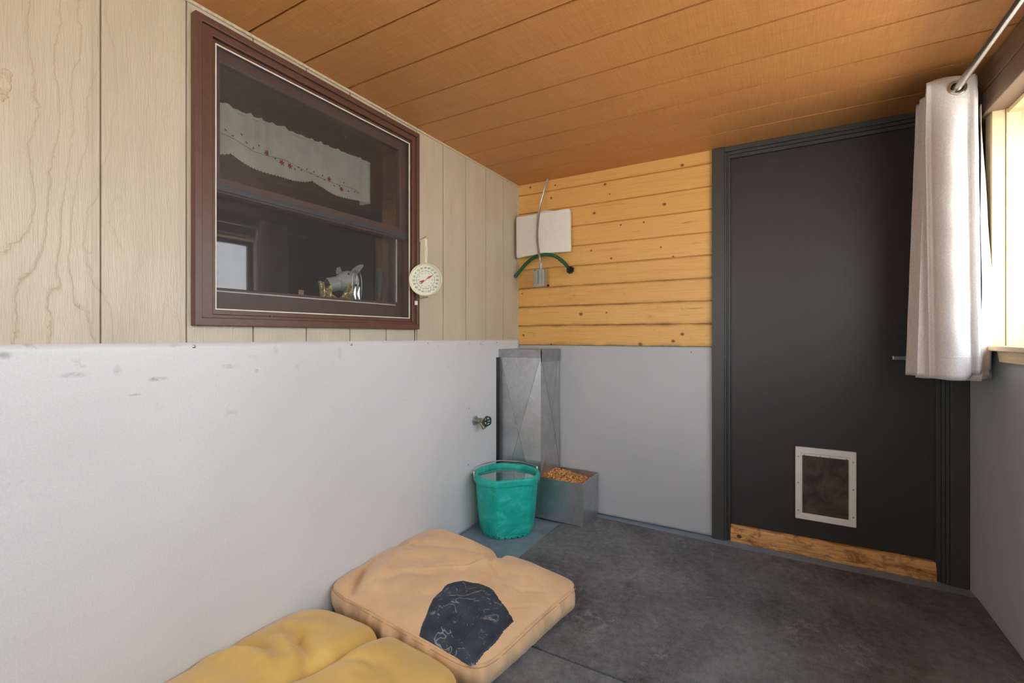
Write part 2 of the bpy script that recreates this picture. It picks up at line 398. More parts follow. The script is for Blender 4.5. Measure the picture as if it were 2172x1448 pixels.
def patch_mat():
    m = NT('dark_navy_waxed_patch')
    c = m.ramp(m.noise(m.map(), 14, 5), [(.3, srgb(34, 44, 56)), (.7, srgb(56, 70, 86))])
    v = m.noise(m.map((1, 1, 1)), 24, 6, .75, 1.5)
    top = m.ramp(m.sep()[1], [(.0, .2), (.35, 1)])
    c = m.mix(m.math('MULTIPLY', m.ramp(v, [(.57, 0), (.65, 1)]), .75), c, srgb(150, 148, 142))
    # thin drawn scratches
    ct_ = m.math('ABSOLUTE', m.math('SUBTRACT', m.noise(m.map((1, 1, 1), (3, 1, 0)), 5, 3, .6, .6), .5))
    ln = m.math('MULTIPLY', m.math('LESS_THAN', ct_, .006), m.math('GREATER_THAN', m.noise(m.map(), 9, 2), .50))
    c = m.mix(m.math('MULTIPLY', ln, .6), c, srgb(165, 165, 165))
    return m.bsdf(c, .55, 0, m.bump(v, .3, .003), .4)
M['patch'] = patch_mat()
def bucket_mat():
    m = NT('teal_green_rubber'); s = m.sep()
    v = m.noise(m.map((1, 1, 1.3)), 9, 6, .6, 1.8)
    c = m.ramp(v, [(.3, srgb(16, 156, 142)), (.55, srgb(30, 184, 168)), (.75, srgb(92, 206, 194))])
    k = m.ramp(m.noise(m.map((1, 1, 1)), 34, 5, .8), [(.66, 0), (.74, 1)])
    c = m.mix(m.math('MULTIPLY', k, .55), c, srgb(20, 90, 78))
    return m.bsdf(c, .40, 0, m.bump(v, .03, .002), .5)
M['bucket'] = bucket_mat()
def curtain_mat():
    m = NT('light_grey_curtain_linen')
    v = m.noise(m.map((260, 260, 60)), 2, 3, .6); v2 = m.noise(m.map((60, 60, 300)), 2, 3, .6)
    c = m.ramp(m.math('MULTIPLY', m.math('ADD', v, v2), .5), [(.38, srgb(198, 192, 190)), (.62, srgb(222, 218, 216))])
    return m.bsdf(c, .9, 0, m.bump(v, .2, .001), .1, **{'Subsurface Weight': 0.0, 'Sheen Weight': .2})
M['curtain'] = curtain_mat()
M['liner'] = simple('off_white_curtain_lining', srgb(226, 218, 208), .9)
def sheer_mat():
    m = NT('sheer_white_valance_cloth'); c = m.ramp(m.noise(m.map(), 18, 4), [(.3, srgb(218, 222, 212)), (.7, srgb(236, 238, 230))])
    d = m.n('BsdfDiffuse', Color=c); t = m.n('BsdfTranslucent', Color=c)
    mx = m.n('MixShader', _0=.45, _1=d.outputs[0], _2=t.outputs[0]); m.t.links.new(mx.outputs[0], m.out.inputs[0]); return m.m
M['valance'] = sheer_mat()
M['stitch_red'] = simple('rust_red_embroidery', srgb(150, 62, 48), .8)
M['stitch_grn'] = simple('grey_green_embroidery', srgb(76, 84, 70), .8)
def gold_mat():
    m = NT('gold_glitter'); vo = m.n('TexVoronoi', Vector=m.map(), Scale=420.)
    c = m.ramp(m.n('RGBToBW', _0=vo.outputs['Color']).outputs[0], [(.2, srgb(96, 82, 40)), (.6, srgb(190, 172, 96)), (.85, srgb(250, 240, 180))])
    return m.bsdf(c, .3, .5)
M['gold'] = gold_mat()
M['silver'] = simple('polished_silver', (.75, .78, .82), .18, 1.)
def kib_mat():
    m = NT('dry_dog_food'); r = m.n('NewGeometry').outputs['Random Per Island']
    c = m.ramp(r, [(0, srgb(196, 140, 84)), (.3, srgb(226, 180, 116)), (.5, srgb(170, 98, 70)), (.68, srgb(236, 196, 130)), (.86, srgb(140, 96, 56))], 'CONSTANT')
    return m.bsdf(c, .8, 0, m.bump(m.noise(m.map(), 300, 2), .2, .001), .2)
M['kibble'] = kib_mat()
def water_mat():
    m = NT('bucket_water')
    ge = m.n('NewGeometry').outputs; dt = m.n('VectorMath', dict(operation='DOT_PRODUCT'), _0=ge['Incoming'], _1=ge['Normal']).outputs['Value']
    sc5 = m.math('POWER', m.math('SUBTRACT', 1., m.math('ABSOLUTE', dt), clamp=True), 5.)
    f = m.math('MULTIPLY', m.math('ADD', m.math('MULTIPLY', sc5, .96), .04), 3.0, clamp=True)
    a = m.n('BsdfTransparent', Color=(.62, .80, .82, 1)); g = m.n('BsdfGlossy', Roughness=.0)
    mx = m.n('MixShader', _0=f, _1=a.outputs[0], _2=g.outputs[0]); m.t.links.new(mx.outputs[0], m.out.inputs[0]); return m.m
M['water'] = water_mat()
M['cork'] = simple('tan_cork', srgb(170, 140, 110), .8, var=.15, scale=150)
M['snow'] = simple('pale_gravel_yard', srgb(196, 190, 180), .9, var=.1, scale=3)
M['sun_block_roof'] = simple('grey_sun_block', srgb(120, 112, 106), .7)
M['flap'] = None

# ------------------------------------------------------------------ room shell
LX, BY, RX, CZ = -1.584, 2.806, .714, 2.155
REAR = -1.3
S = dict(kind='structure')
# floor
mk('floor', B((-1.70, 1.0, REAR-.1, 3.0, -.08, 0)), M['floorp'], **S)
# ceiling: boards with shiplap grooves running across the room
def grooved(lo, hi, grooves, gw, gd, chan=0, chd=0):
    """profile (t, depth) along t"""
    pr = [(lo, 0)]
    for g in grooves:
        if chan: pr += [(g-gw/2-chan, 0), (g-gw/2-chan+.0006, chd), (g-gw/2, chd)]
        else: pr += [(g-gw/2, 0)]
        pr += [(g-gw/2+.0004, gd), (g+gw/2-.0004, gd), (g+gw/2, 0)]
    pr += [(hi, 0)]; return pr
gro = [.0895+.2088*k for k in range(-6, 14)]
pr = grooved(REAR, BY, [g for g in gro if REAR+.05 < g < BY-.03], .0095, .032)
bm = bmesh.new(); poly = [(LX-.02, y, CZ+d) for y, d in pr]+[(LX-.02, BY, CZ+.05), (LX-.02, REAR, CZ+.05)]
prism(bm, poly, (RX+.30-LX, 0, 0)); fixn(bm)
mk('ceiling', bm, M['ceiling'], **S)
mk('sun_block_roof', B((-4.2, 1.15, REAR-.6, 3.4, CZ+.40, CZ+.46), (LX-.2, RX+.35, REAR-.1, 3.0, CZ+.06, CZ+.10)), M['sun_block_roof'], **S)  # unseen oversized slabs added to block the sun over porch and house
# left wall
WY0, WY1, WZ0, WZ1 = .775, 1.765, 1.175, 2.11        # window hole
wl = empty('wall_left', (0, 0, 0), kind='structure')
gr = [g for g in [-.1+.2088*k-.0 for k in range(0)]]
gs = [.5275+.2086*k for k in range(-8, 11)]
def siding_piece(y0, y1, z0, z1):
    bm = bmesh.new(); g = [q for q in gs if y0+.012 < q < y1-.004]
    pr = grooved(y0, y1, g, .0042, .010, .017, .0018)
    prism(bm, [(LX-d, y, z0) for y, d in pr]+[(LX-.022, y1, z0), (LX-.022, y0, z0)], (0, 0, z1-z0)); return fixn(bm)
sd = bmesh.new()
for a in ((REAR, WY0, 1.05, CZ), (WY1, BY, 1.05, CZ), (WY0, WY1, 1.05, WZ0), (WY0, WY1, WZ1, CZ)):
    t = siding_piece(*a); me = bpy.data.meshes.new('t'); t.to_mesh(me); sd.from_mesh(me); t.free(); bpy.data.meshes.remove(me)
mk('siding', sd, M['siding'], wl)
mk('wall_core', B((-1.75, LX-.023, REAR, WY0, 0, 2.4), (-1.75, LX-.023, WY1, BY+.1, 0, 2.4), (-1.75, LX-.023, WY0, WY1, 0, WZ0), (-1.75, LX-.023, WY0, WY1, WZ1, 2.4)), M['dark'], wl)
# wainscot sheet with a slight slope along the top and gentle buckles
yy = np.linspace(REAR, BY-.002, 180); zz = np.linspace(0.002, 1.0, 60)
top = 1.1005-.0022*(yy-.34)
P = np.zeros((180, 60, 3))
for i, y in enumerate(yy):
    for j, z in enumerate(zz):
        b = .0035*math.exp(-((y-2.2)/.06)**2)*math.exp(-((z-.85)/.25)**2)+.003*math.exp(-((y-2.02)/.05)**2)*math.exp(-((z-.9)/.2)**2)-.0012*math.sin(y*6)
        P[i, j] = (LX+.008+b*.9, y, z*top[i])
v, f = grid_mesh(P)
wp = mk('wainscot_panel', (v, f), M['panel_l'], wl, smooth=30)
md = wp.modifiers.new('s', 'SOLIDIFY'); md.thickness = .006; md.offset = 0
def screws(parent, pts, ax, r=.005):
    for p in pts:
        bm = bmesh.new(); lathe(bm, [(.0001, .0018), (r*.7, .0016), (r, .0004), (r, -.003)], p, ax, 12)
        o = mk('screw', bm, M['metal'], None, smooth=40); o.parent = parent
screws(wp, [(LX+.0125, y, z) for y, z in ((.751, 1.087), (1.358, 1.084), (1.849, 1.084), (2.21, .70), (2.205, .375), (2.513, 1.079), (2.21, 1.08), (.1, 1.088))], (1, 0, 0))
# back wall
wb = empty('wall_back', (0, 0, 0), kind='structure')
pz = [1.061+.128*k for k in range(1, 9)]
pr = [(1.061, 0)]
for z in pz: pr += [(z-.007, 0), (z-.0012, .006), (z-.0012, .011), (z+.0012, .011), (z+.0012, .004), (z+.004, 0)]
pr += [(CZ, 0)]
bm = bmesh.new(); prism(bm, [(LX, BY+d, z) for z, d in pr]+[(LX, BY+.03, CZ), (LX, BY+.03, 1.061)], (-.33-LX, 0, 0)); fixn(bm)
mk('pine_boards', bm, M['pine_back'], wb)
xx = np.linspace(LX, -.33, 90); zz = np.linspace(.004, 1.058, 80); P = np.zeros((90, 80, 3))
for i, x in enumerate(xx):
    for j, z in enumerate(zz):
        b = .006*math.exp(-((x+1.12)/.10)**2-((z-.86)/.16)**2)+.004*math.exp(-((x+.95)/.22)**2-((z-.6)/.2)**2)-.004*math.exp(-((x+1.0)/.12)**2-((z-.40)/.12)**2)
        P[i, j] = (x, BY+.006-b, z)
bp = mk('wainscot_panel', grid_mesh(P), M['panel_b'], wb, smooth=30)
md = bp.modifiers.new('s', 'SOLIDIFY'); md.thickness = .004; md.offset = 0
screws(bp, [(-.954, BY+.002, .028), (-.45, BY+.002, 1.03)], (0, -1, 0))
mk('wall_core', B((-1.75, -.33, BY+.031, BY+.10, 0, 2.4), (-1.75, -.33, BY+.012, BY+.03, 0, 1.061), (-.33, .80, BY+.09, BY+.14, 0, 2.4)), M['dark'], wb)
# right wall with the long window opening
OY0, OY1, OZ0, OZ1 = -.95, 2.47, 1.083, 1.985
wr = empty('wall_right', (0, 0, 0), kind='structure')
mk('plywood', B((RX+.003, RX+.12, OY1+.05, BY+.12, 1.06, 2.155), (RX+.003, RX+.12, REAR, OY0, 1.06, 2.155), (RX+.003, RX+.12, OY0, OY1+.05, OZ1+.02, 2.155)), M['brwall'], wr)
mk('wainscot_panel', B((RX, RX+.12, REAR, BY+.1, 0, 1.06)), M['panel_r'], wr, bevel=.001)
mk('wall_rear', B((-1.7, .85, REAR-.08, REAR, 0, .75), (-1.7, .85, REAR-.08, REAR, 2.02, 2.155), (-1.7, -1.40, REAR-.08, REAR, .75, 2.02), (-.55, .85, REAR-.08, REAR, .75, 2.02)), M['siding'], **S)  # opening put into the unseen rear wall to let in fill light
# beam of two stacked boards
mk('trim_1', B((.672, .80, REAR, BY, 2.068, CZ), (.674, .80, REAR, BY, 1.98, 2.065)), M['beam'], bevel=.003, **S)
# ------------------------------------------------------------------ right window
w2 = empty('window_2', (RX, 1.2, 1.083), kind='structure')
mk('jamb', B((.694, .73, OY1+.001, OY1+.07, OZ0, 1.995), (.694, .73, OY0-.07, OY0-.001, OZ0, 1.98)), M['pine'], w2, bevel=.0015)
mk('jamb', B((.732, .86, OY1-.004, OY1+.045, OZ0, 1.98), (.732, .86, OY0-.045, OY0+.004, OZ0, 1.98)), M['pine_j'], w2, bevel=.0015)
mk('head_lining', B((.735, .86, OY0+.005, OY1-.005, 1.962, 1.979)), M['pine_s'], w2, bevel=.0015)
mk('sill', B((.672, .90, OY0-.09, 2.562, 1.064, OZ0)), M['pine_s'], w2, bevel=.003)
bm = bmesh.new(); prism(bm, [(.697, 2.44, 1.0635), (.697, 2.415, 1.022), (.697, OY0, 1.022), (.697, OY0, 1.0635)], (.0165, 0, 0)); fixn(bm)
mk('apron', bm, M['pine_s'], w2, bevel=.002)
mk('outer_frame', B((.84, .875, 2.425, 2.465, OZ0, 1.96), (.84, .875, OY0, 2.465, 1.925, 1.96), (.84, .875, OY0, 2.465, OZ0, 1.115), (.84, .875, .72, .76, 1.115, 1.925), (.84, .875, OY0+.005, OY0+.045, OZ0, 1.96)), M['blackpl'], w2)
# ------------------------------------------------------------------ door, casing, threshold
DY = BY+.030
door = mk('door_1', B((-.262, .622, DY, DY+.04, .085, 2.10)), M['black'], loc=(.18, DY, .085), bevel=.002, **S)
# casing with stepped inner edge
def casing_left():
    bm = bmesh.new()
    box(bm, -.340, -.278, BY-.018, BY+.09, 0, 2.153)
    box(bm, -.2775, -.268, BY-.012, BY+.09, 0, 2.125)
    box(bm, -.2675, -.262, BY-.001, BY+.09, 0, 2.12)
    box(bm, -.2615, -.250, BY+.008, DY-.002, 0, 2.115)
    return bm
mk('trim_2', casing_left(), M['black2'], bevel=.0015, **S)
bm = bmesh.new()
box(bm, .648, .7125, BY-.016, BY+.09, 0, 2.153); box(bm, .636, .6475, BY-.010, BY+.09, 0, 2.12); box(bm, .622, .6355, BY-.001, BY+.09, 0, 2.12); box(bm, .605, .6215, BY+.008, DY-.002, 0, 2.115)
mk('trim_3', bm, M['black2'], bevel=.0015, **S)
bm = bmesh.new()
box(bm, -.2775, .6475, BY-.010, BY+.09, 2.128, 2.153); box(bm, -.2675, .6355, BY-.001, BY+.09, 2.112, 2.1278); box(bm, -.2495, .6045, BY+.008, DY-.002, 2.094, 2.1118)
mk('trim_4', bm, M['black2'], bevel=.0015, **S)
# threshold: worn plank with sagging rounded front edge
n = 60; P = np.zeros((n, 9, 3))
for i in range(n):
    x = -.2475+(.604+.2475)*i/(n-1); wob = .0035*math.sin(x*17)+.0022*math.sin(x*43+1)+.001*math.sin(x*131)
    prof = [(DY+.03, .002), (DY+.03, .083), (BY+.012, .083+wob*.3), (BY+.004, .072+wob), (BY-.006, .045+wob), (BY-.010, .022+wob*.7), (BY-.006, .017), (BY-.008, .012), (BY-.008, .001)]
    for j, (y, z) in enumerate(prof): P[i, j] = (x, y+wob*.8, z)
v, f = grid_mesh(P); f += [tuple(range(8, -1, -1)), tuple((n-1)*9+k for k in range(9))]
mk('trim_5', (v, f), M['sillwood'], smooth=50, **S)
# base strip + caulk lines
bm = bmesh.new(); tube(bm, [(LX+.004, REAR, CZ-.003), (LX+.004, BY, CZ-.003)], .006, 8)
mk('trim_6', bm, M['cream'], smooth=60, **S)
mk('trim_7', B((LX, LX+.006, BY-.006, BY, 1.061, CZ-.004)), M['cream'], **S)
# pet door, set into the slab
px0, px1, pz0, pz1 = .055, .312, .178, .549
pd = door
ORG[door.name] = Vector((.18, DY, .085))
def ring(bm, x0, x1, z0, z1, wd, y0, y1, wz=None):
    wz = wz or wd
    box(bm, x0, x1, y0, y1, z0, z0+wz); box(bm, x0, x1, y0, y1, z1-wz, z1)
    box(bm, x0, x0+wd, y0, y1, z0+wz, z1-wz); box(bm, x1-wd, x1, y0, y1, z0+wz, z1-wz)
    bmesh.ops.remove_doubles(bm, verts=bm.verts, dist=1e-5)
    # drop doubled inner faces
    seen = {}
    for fa in list(bm.faces):
        k = tuple(sorted(v.index for v in fa.verts))
    return bm
def frame_mesh(x0, x1, z0, z1, wd, wt_, wb_, y0, y1):
    """rectangular frame, front at y0"""
    o = [(x0, z0), (x1, z0), (x1, z1), (x0, z1)]; i_ = [(x0+wd, z0+wb_), (x1-wd, z0+wb_), (x1-wd, z1-wt_), (x0+wd, z1-wt_)]
    v = [(a, y0, b) for a, b in o]+[(a, y0, b) for a, b in i_]+[(a, y1, b) for a, b in o]+[(a, y1, b) for a, b in i_]
    f = []
    for k in range(4):
        l = (k+1) % 4
        f += [(k, l, 4+l, 4+k), (8+k, 12+k, 12+l, 8+l), (k, 8+k, 8+l, l), (4+k, 4+l, 12+l, 12+k)]
    bm = bmesh.new(); vv = [bm.verts.new(p) for p in v]
    for q in f: bm.faces.new([vv[t] for t in q])
    return fixn(bm)
pf = mk('pet_door_frame', frame_mesh(px0, px1, pz0, pz1, .027, .032, .030, DY-.014, DY+.002), M['white'], door, bevel=.004, seg=3, label='off-white plastic pet door frame')
fr2 = mk('inner_frame', frame_mesh(px0+.026, px1-.026, pz0+.028, pz1-.030, .005, .012, .005, DY-.010, DY+.004), M['white'], pf)
mk('gasket', frame_mesh(px0-.003, px1+.001, pz0-.004, pz1+.001, .02, .02, .02, DY-.003, DY+.001), M['blackpl'], pf)
def flap_mat():
    m = NT('smeared_dark_vinyl_flap'); z = m.sep()[2]
    k = m.noise(m.map((1, 1, 1)), 13, 5, .65, .8)
    low = m.ramp(m.math('ADD', m.math('MULTIPLY', z, -1.), m.math('MULTIPLY', k, .3)), [(0, 0), (.2, .9)])
    c = m.mix(m.math('MULTIPLY', m.ramp(k, [(.4, 0), (.7, 1)]), .7), srgb(58, 52, 46), srgb(112, 98, 80))
    return m.bsdf(c, .30, 0, m.bump(k, .15, .003), .5)
M['flap'] = flap_mat()
xx = np.linspace(px0+.030, px1-.030, 14); zz = np.linspace(pz0+.034, pz1-.038, 24); P = np.zeros((14, 24, 3))
for i, x in enumerate(xx):
    for j, z in enumerate(zz): P[i, j] = (x, DY-.002-.004*math.sin((z-pz0)*9)*math.sin((x-px0)*12), z)
mk('flap', grid_mesh(P), M['flap'], pf, smooth=40)
bm = B((px0+.031, px1-.031, DY-.007, DY-.003, pz0+.032, pz0+.046)); mk('magnet_strip', bm, M['flap'], pf, bevel=.001)
def dark_screw(parent, p, ax, r=.0045, mat=None):
    bm = bmesh.new(); lathe(bm, [(.0001, .0012), (r*.55, .0012), (r, .0004), (r, -.002)], p, ax, 12)
    o = mk('screw', bm, mat or M['zinc'], parent, smooth=40); return o
for (x, z) in ((px0+.013, pz1-.05), (px0+.013, pz1-.185), (px0+.013, pz0+.045), (px1-.013, pz1-.05), (px1-.013, pz1-.185), (px1-.013, pz0+.05)):
    dark_screw(pf, (x, DY-.0145, z), (0, -1, 0))
for x in (px0+.04, px0+.108, px0+.15, px1-.04): dark_screw(pf, (x, DY-.0145, pz1-.038), (0, -1, 0), .003)
# handle
pl = mk('escutcheon_plate', B((.535, .590, DY-.009, DY, .955, 1.168)), M['metal'], door, bevel=.003, label='brushed steel handle plate')
bm = bmesh.new(); tube(bm, [(.562, DY-.008, 1.020), (.562, DY-.052, 1.020)], .009, 16)
box(bm, .443, .572, DY-.060, DY-.048, 1.008, 1.028)
mk('lever_handle', bm, M['metal'], pl, bevel=.003)

# ------------------------------------------------------------------ left window
w1 = empty('window_1', (LX, 1.26, 1.15), kind='structure')
cx0, cx1 = LX-.002, -1.556
def fr_x(y0, y1, z0, z1, wl_, wr_, wb_, wt_, xa, xb):
    """frame in the y-z plane, from xa (back) to xb (front)"""
    o = [(y0, z0), (y1, z0), (y1, z1), (y0, z1)]; i_ = [(y0+wl_, z0+wb_), (y1-wr_, z0+wb_), (y1-wr_, z1-wt_), (y0+wl_, z1-wt_)]
    v = [(xb, a, b) for a, b in o]+[(xb, a, b) for a, b in i_]+[(xa, a, b) for a, b in o]+[(xa, a, b) for a, b in i_]
    bm = bmesh.new(); vv = [bm.verts.new(p) for p in v]
    for k in range(4):
        l = (k+1) % 4
        for q in ((k, l, 4+l, 4+k), (8+k, 12+k, 12+l, 8+l), (k, 8+k, 8+l, l), (4+k, 4+l, 12+l, 12+k)): bm.faces.new([vv[t] for t in q])
    return fixn(bm)
mk('casing', fr_x(.748, 1.768, 1.152, 2.120, .020, .018, .026, .022, cx0, cx1), M['brown'], w1, bevel=.002)
mk('window_frame', fr_x(.7682, 1.7498, 1.178, 2.098, .036, .022, .010, .024, -1.70, -1.566), M['brown'], w1, bevel=.002)
scr = mk('screen_frame', fr_x(.806, 1.728, 1.189, 2.072, .010, .010, .016, .012, -1.588, -1.577), M['brown'], w1, bevel=.001)
mk('spline', fr_x(.8155, 1.7185, 1.2045, 2.0605, .004, .004, .004, .004, -1.580, -1.5755), M['spline'], scr, label='pale spline around the screen')
mk('screen_mesh', ([(-1.5785, .8185, 1.2075), (-1.5785, 1.7155, 1.2075), (-1.5785, 1.7155, 2.0575), (-1.5785, .8185, 2.0575)], [(0, 1, 2, 3)]), M['screen'], scr)
mk('screen_latch', B((-1.577, -1.570, 1.00, 1.006, 1.176, 1.192), (-1.577, -1.570, 1.50, 1.506, 1.176, 1.192)), M['brown'], scr)
us = mk('upper_sash', fr_x(.806, 1.728, 1.590, 2.070, .038, .050, .052, .050, -1.630, -1.600), M['brown_d'], w1, bevel=.003)
mk('pane', ([(-1.615, .843, 1.641), (-1.615, 1.679, 1.641), (-1.615, 1.679, 2.021), (-1.615, .843, 2.021)], [(0, 1, 2, 3)]), M['glass'], us)
mk('meeting_rail', B((-1.6285, -1.5925, .807, 1.727, 1.596, 1.616)), M['alu'], us, bevel=.002)
ls = mk('lower_sash', fr_x(.806, 1.728, 1.186, 1.622, .038, .050, .096, .028, -1.665, -1.634), M['brown_d'], w1, bevel=.003)
mk('pane', ([(-1.650, .843, 1.281), (-1.650, 1.679, 1.281), (-1.650, 1.679, 1.595), (-1.650, .843, 1.595)], [(0, 1, 2, 3)]), M['glass'], ls)
mk('bead', B((-1.6338, -1.631, .85, 1.678, 1.268, 1.272), (-1.6338, -1.631, 1.684, 1.688, 1.285, 1.60)), M['spline'], ls)
mk('soffit', B((-1.78, -1.701, .78, 1.76, 2.075, 2.11)), M['intceil'], w1)
mk('jamb', B((-1.78, -1.701, 1.735, 1.765, 1.27, 2.075), (-1.78, -1.701, .775, .80, 1.27, 2.075)), M['brown_d'], w1)
mk('stool', B((-1.86, -1.666, .80, 1.735, 1.255, 1.275)), M['brown_d'], w1, bevel=.002)
# room behind the window
ir = empty('wall_house_room', (0, 0, 0), kind='structure')
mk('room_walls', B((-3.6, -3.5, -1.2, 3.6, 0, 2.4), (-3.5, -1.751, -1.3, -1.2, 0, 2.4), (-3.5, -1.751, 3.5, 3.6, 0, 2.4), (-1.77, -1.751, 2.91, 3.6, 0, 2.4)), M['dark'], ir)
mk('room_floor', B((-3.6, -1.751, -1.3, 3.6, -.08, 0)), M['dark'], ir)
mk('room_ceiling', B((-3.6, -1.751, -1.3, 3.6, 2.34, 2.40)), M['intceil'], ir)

# yard seen only in the window reflection
mk('ground_outside', B((-8, 30, -20, 25, -.45, -.40)), M['snow'], kind='structure')

# ------------------------------------------------------------------ thermometer on the window casing
th = empty('wall_thermometer', (-1.556, 1.76, 1.40), 'round ivory dial thermometer on a bracket at the window frame corner', 'thermometer')
dc = Vector((-1.497, 1.742, 1.392))
nv = (Vector((0, 0, 1.12))-dc); nv.z = 0.05; nv.normalize(); nv = (Matrix.Rotation(-.17, 3, 'Z') @ nv).normalized()
bm = bmesh.new(); lathe(bm, [(.0001, -.026), (.070, -.026), (.0785, -.018), (.0795, .004), (.077, .007), (.0735, .004), (.0725, -.004), (.0001, -.004)], dc, nv, 64)
fixn(bm); mk('case', bm, M['offwhite'], th, smooth=35)
bm = bmesh.new(); lathe(bm, [(.0001, -.002), (.0724, -.002), (.0724, -.0045)], dc, nv, 64); fixn(bm); mk('dial_face', bm, M['dial'], th, smooth=35)
up = Vector((0, 0, 1)); up = (up-nv*up.dot(nv)).normalized(); rt = up.cross(nv).normalized()
def dp(a, r, h=0.): return dc+nv*(-.0018+h)+r*(math.sin(a)*rt+math.cos(a)*up)
bm = bmesh.new()
tube(bm, [dp(k*2*math.pi/60, .0435) for k in range(60)], .0006, 5, closed=True)
vals = list(range(-60, 121, 10)); amin, amax = math.radians(-167), math.radians(165)
for i, v_ in enumerate(vals):
    a = amin+(amax-amin)*i/(len(vals)-1); tube(bm, [dp(a, .0435), dp(a, .0480)], .0006, 4)
    if i % 2 == 0: tube(bm, [dp(a, .0395), dp(a, .0435)], .0005, 4)
mk('tick_marks', bm, M['ink'], th)
def text_into(bm, txt, size, origin, ex, ey, spread=.0008):
    cu = bpy.data.curves.new('t', 'FONT'); cu.body = txt; cu.size = size; cu.align_x = 'CENTER'; cu.align_y = 'CENTER'; cu.offset = spread*size*8
    ob = bpy.data.objects.new('t', cu); C.objects.link(ob); bpy.context.view_layer.update()
    me = bpy.data.meshes.new_from_object(ob.evaluated_get(bpy.context.evaluated_depsgraph_get()))
    ez = ex.cross(ey)
    mt = Matrix((( ex.x, ey.x, ez.x, origin.x), (ex.y, ey.y, ez.y, origin.y), (ex.z, ey.z, ez.z, origin.z), (0, 0, 0, 1)))
    me.transform(mt); bm.from_mesh(me); bpy.data.meshes.remove(me); bpy.data.objects.remove(ob); bpy.data.curves.remove(cu)
bm = bmesh.new()
for i, v_ in enumerate(vals):
    a = amin+(amax-amin)*i/(len(vals)-1); text_into(bm, str(abs(v_)), .0135, dp(a, .0580, .0004), rt, up)
text_into(bm, '°F', .010, dp(math.pi, .058, .0004), rt, up); text_into(bm, '°C', .007, dp(math.pi, .037, .0004), rt, up)
for i, t in enumerate(['50', '40', '30', '20', '10', '0', '10', '20', '30', '40', '50']):
    a = math.radians(-150+30*i); text_into(bm, t, .0065, dp(a, .0335, .0004), rt, up)
mk('numerals', bm, M['ink'], th)
bm = bmesh.new(); an = math.radians(58)
def nd(r, w_, h=.003): # point along needle with side offset
    d_ = math.sin(an)*rt+math.cos(an)*up; s_ = math.cos(an)*rt-math.sin(an)*up
    return dc+nv*h+d_*r+s_*w_
for q in ([(.042, 0), (.024, .0042), (.006, .0012), (.006, -.0012), (.024, -.0042)], [(-.005, .0015), (-.026, .008), (-.031, .006), (-.019, 0), (-.031, -.006), (-.026, -.008), (-.005, -.0015)]):
    prism(bm, [nd(r, w_) for r, w_ in q], nv*.0006)
fixn(bm); mk('needle', bm, M['red'], th)
bm = bmesh.new(); lathe(bm, [(.0001, .006), (.003, .006), (.004, .002), (.004, -.002)], dc, nv, 20); fixn(bm); mk('hub', bm, M['metal'], th, smooth=40)
mk('mounting_strip', B((-1.562, -1.552, 1.7685, 1.772, 1.46, 1.585)), M['metal'], th, bevel=.001, label='bright metal strip')
bm = bmesh.new(); box(bm, -1.552, -1.534, 1.772, 1.775, 1.475, 1.595); box(bm, -1.534, -1.522, 1.770, 1.784, 1.480, 1.600); box(bm, -1.522, -1.517, 1.772, 1.782, 1.51, 1.56)
mk('bracket_plate', bm, M['offwhite'], th, bevel=.001)
bm = bmesh.new(); tube(bm, spline([(-1.556, 1.735, 1.298), (-1.548, 1.745, 1.300), (-1.515, 1.765, 1.309), (-1.505, 1.77, 1.310)], 6), .002, 8)
mk('top_wire', tube(bmesh.new(), [(-1.556, 1.77, 1.598), (-1.525, 1.782, 1.612)], .0012, 6), M['brass'], th)
mk('post', tube(bmesh.new(), [(-1.53, 1.765, 1.31), dc-nv*.02], .003, 8), M['brass'], th)
mk('hook', bm, M['brass'], th)
mk('price_tag', B((-1.5555, -1.5535, 1.730, 1.750, 1.272, 1.292)), M['white'], th, label='tiny white paper tag under the dial')

# ------------------------------------------------------------------ things on the back wall
an_ = empty('flat_panel_antenna', (-1.38, 2.77, 1.66), 'white curved flat panel antenna tilted in the corner on the pine boards', 'antenna')
# rounded slightly bowed slab
AC = Vector((-1.368, 2.742, 1.790)); n, m_ = 25, 17; W_, H_ = .385, .268
def slab(u, v_, side):
    a = u*W_/2; b = v_*H_/2
    rr = .014; ax_, bx_ = abs(a), abs(b); ex, ey = ax_-(W_/2-rr), bx_-(H_/2-rr)
    if ex > 0 and ey > 0:
        l = math.hypot(ex, ey)
        if l > rr: a = math.copysign(W_/2-rr+ex/l*rr, a); b = math.copysign(H_/2-rr+ey/l*rr, b)
    yb = .020*(u*u)   # bow in depth
    tilt = math.radians(0.5)
    x = a+b*(-.012); z = b+a*.035+(.006*u*u*v_)
    return AC+Vector((x, (yb-.012 if side else yb+.012)+.010*u, z))
bm = bmesh.new(); F = {}
for s_ in (0, 1):
    for i in range(n):
        for j in range(m_): F[s_, i, j] = bm.verts.new(slab(2*i/(n-1)-1, 2*j/(m_-1)-1, s_))
for i in range(n-1):
    for j in range(m_-1):
        bm.faces.new((F[1, i, j], F[1, i+1, j], F[1, i+1, j+1], F[1, i, j+1])); bm.faces.new((F[0, i, j], F[0, i, j+1], F[0, i+1, j+1], F[0, i+1, j]))
bd = [(i, 0) for i in range(n)]+[(n-1, j) for j in range(1, m_)]+[(i, m_-1) for i in range(n-2, -1, -1)]+[(0, j) for j in range(m_-2, 0, -1)]
for k in range(len(bd)):
    a, b = bd[k], bd[(k+1) % len(bd)]; bm.faces.new((F[0, a[0], a[1]], F[0, b[0], b[1]], F[1, b[0], b[1]], F[1, a[0], a[1]]))
fixn(bm); mk('panel', bm, M['white'], an_, smooth=35, bevel=.004, seg=3)
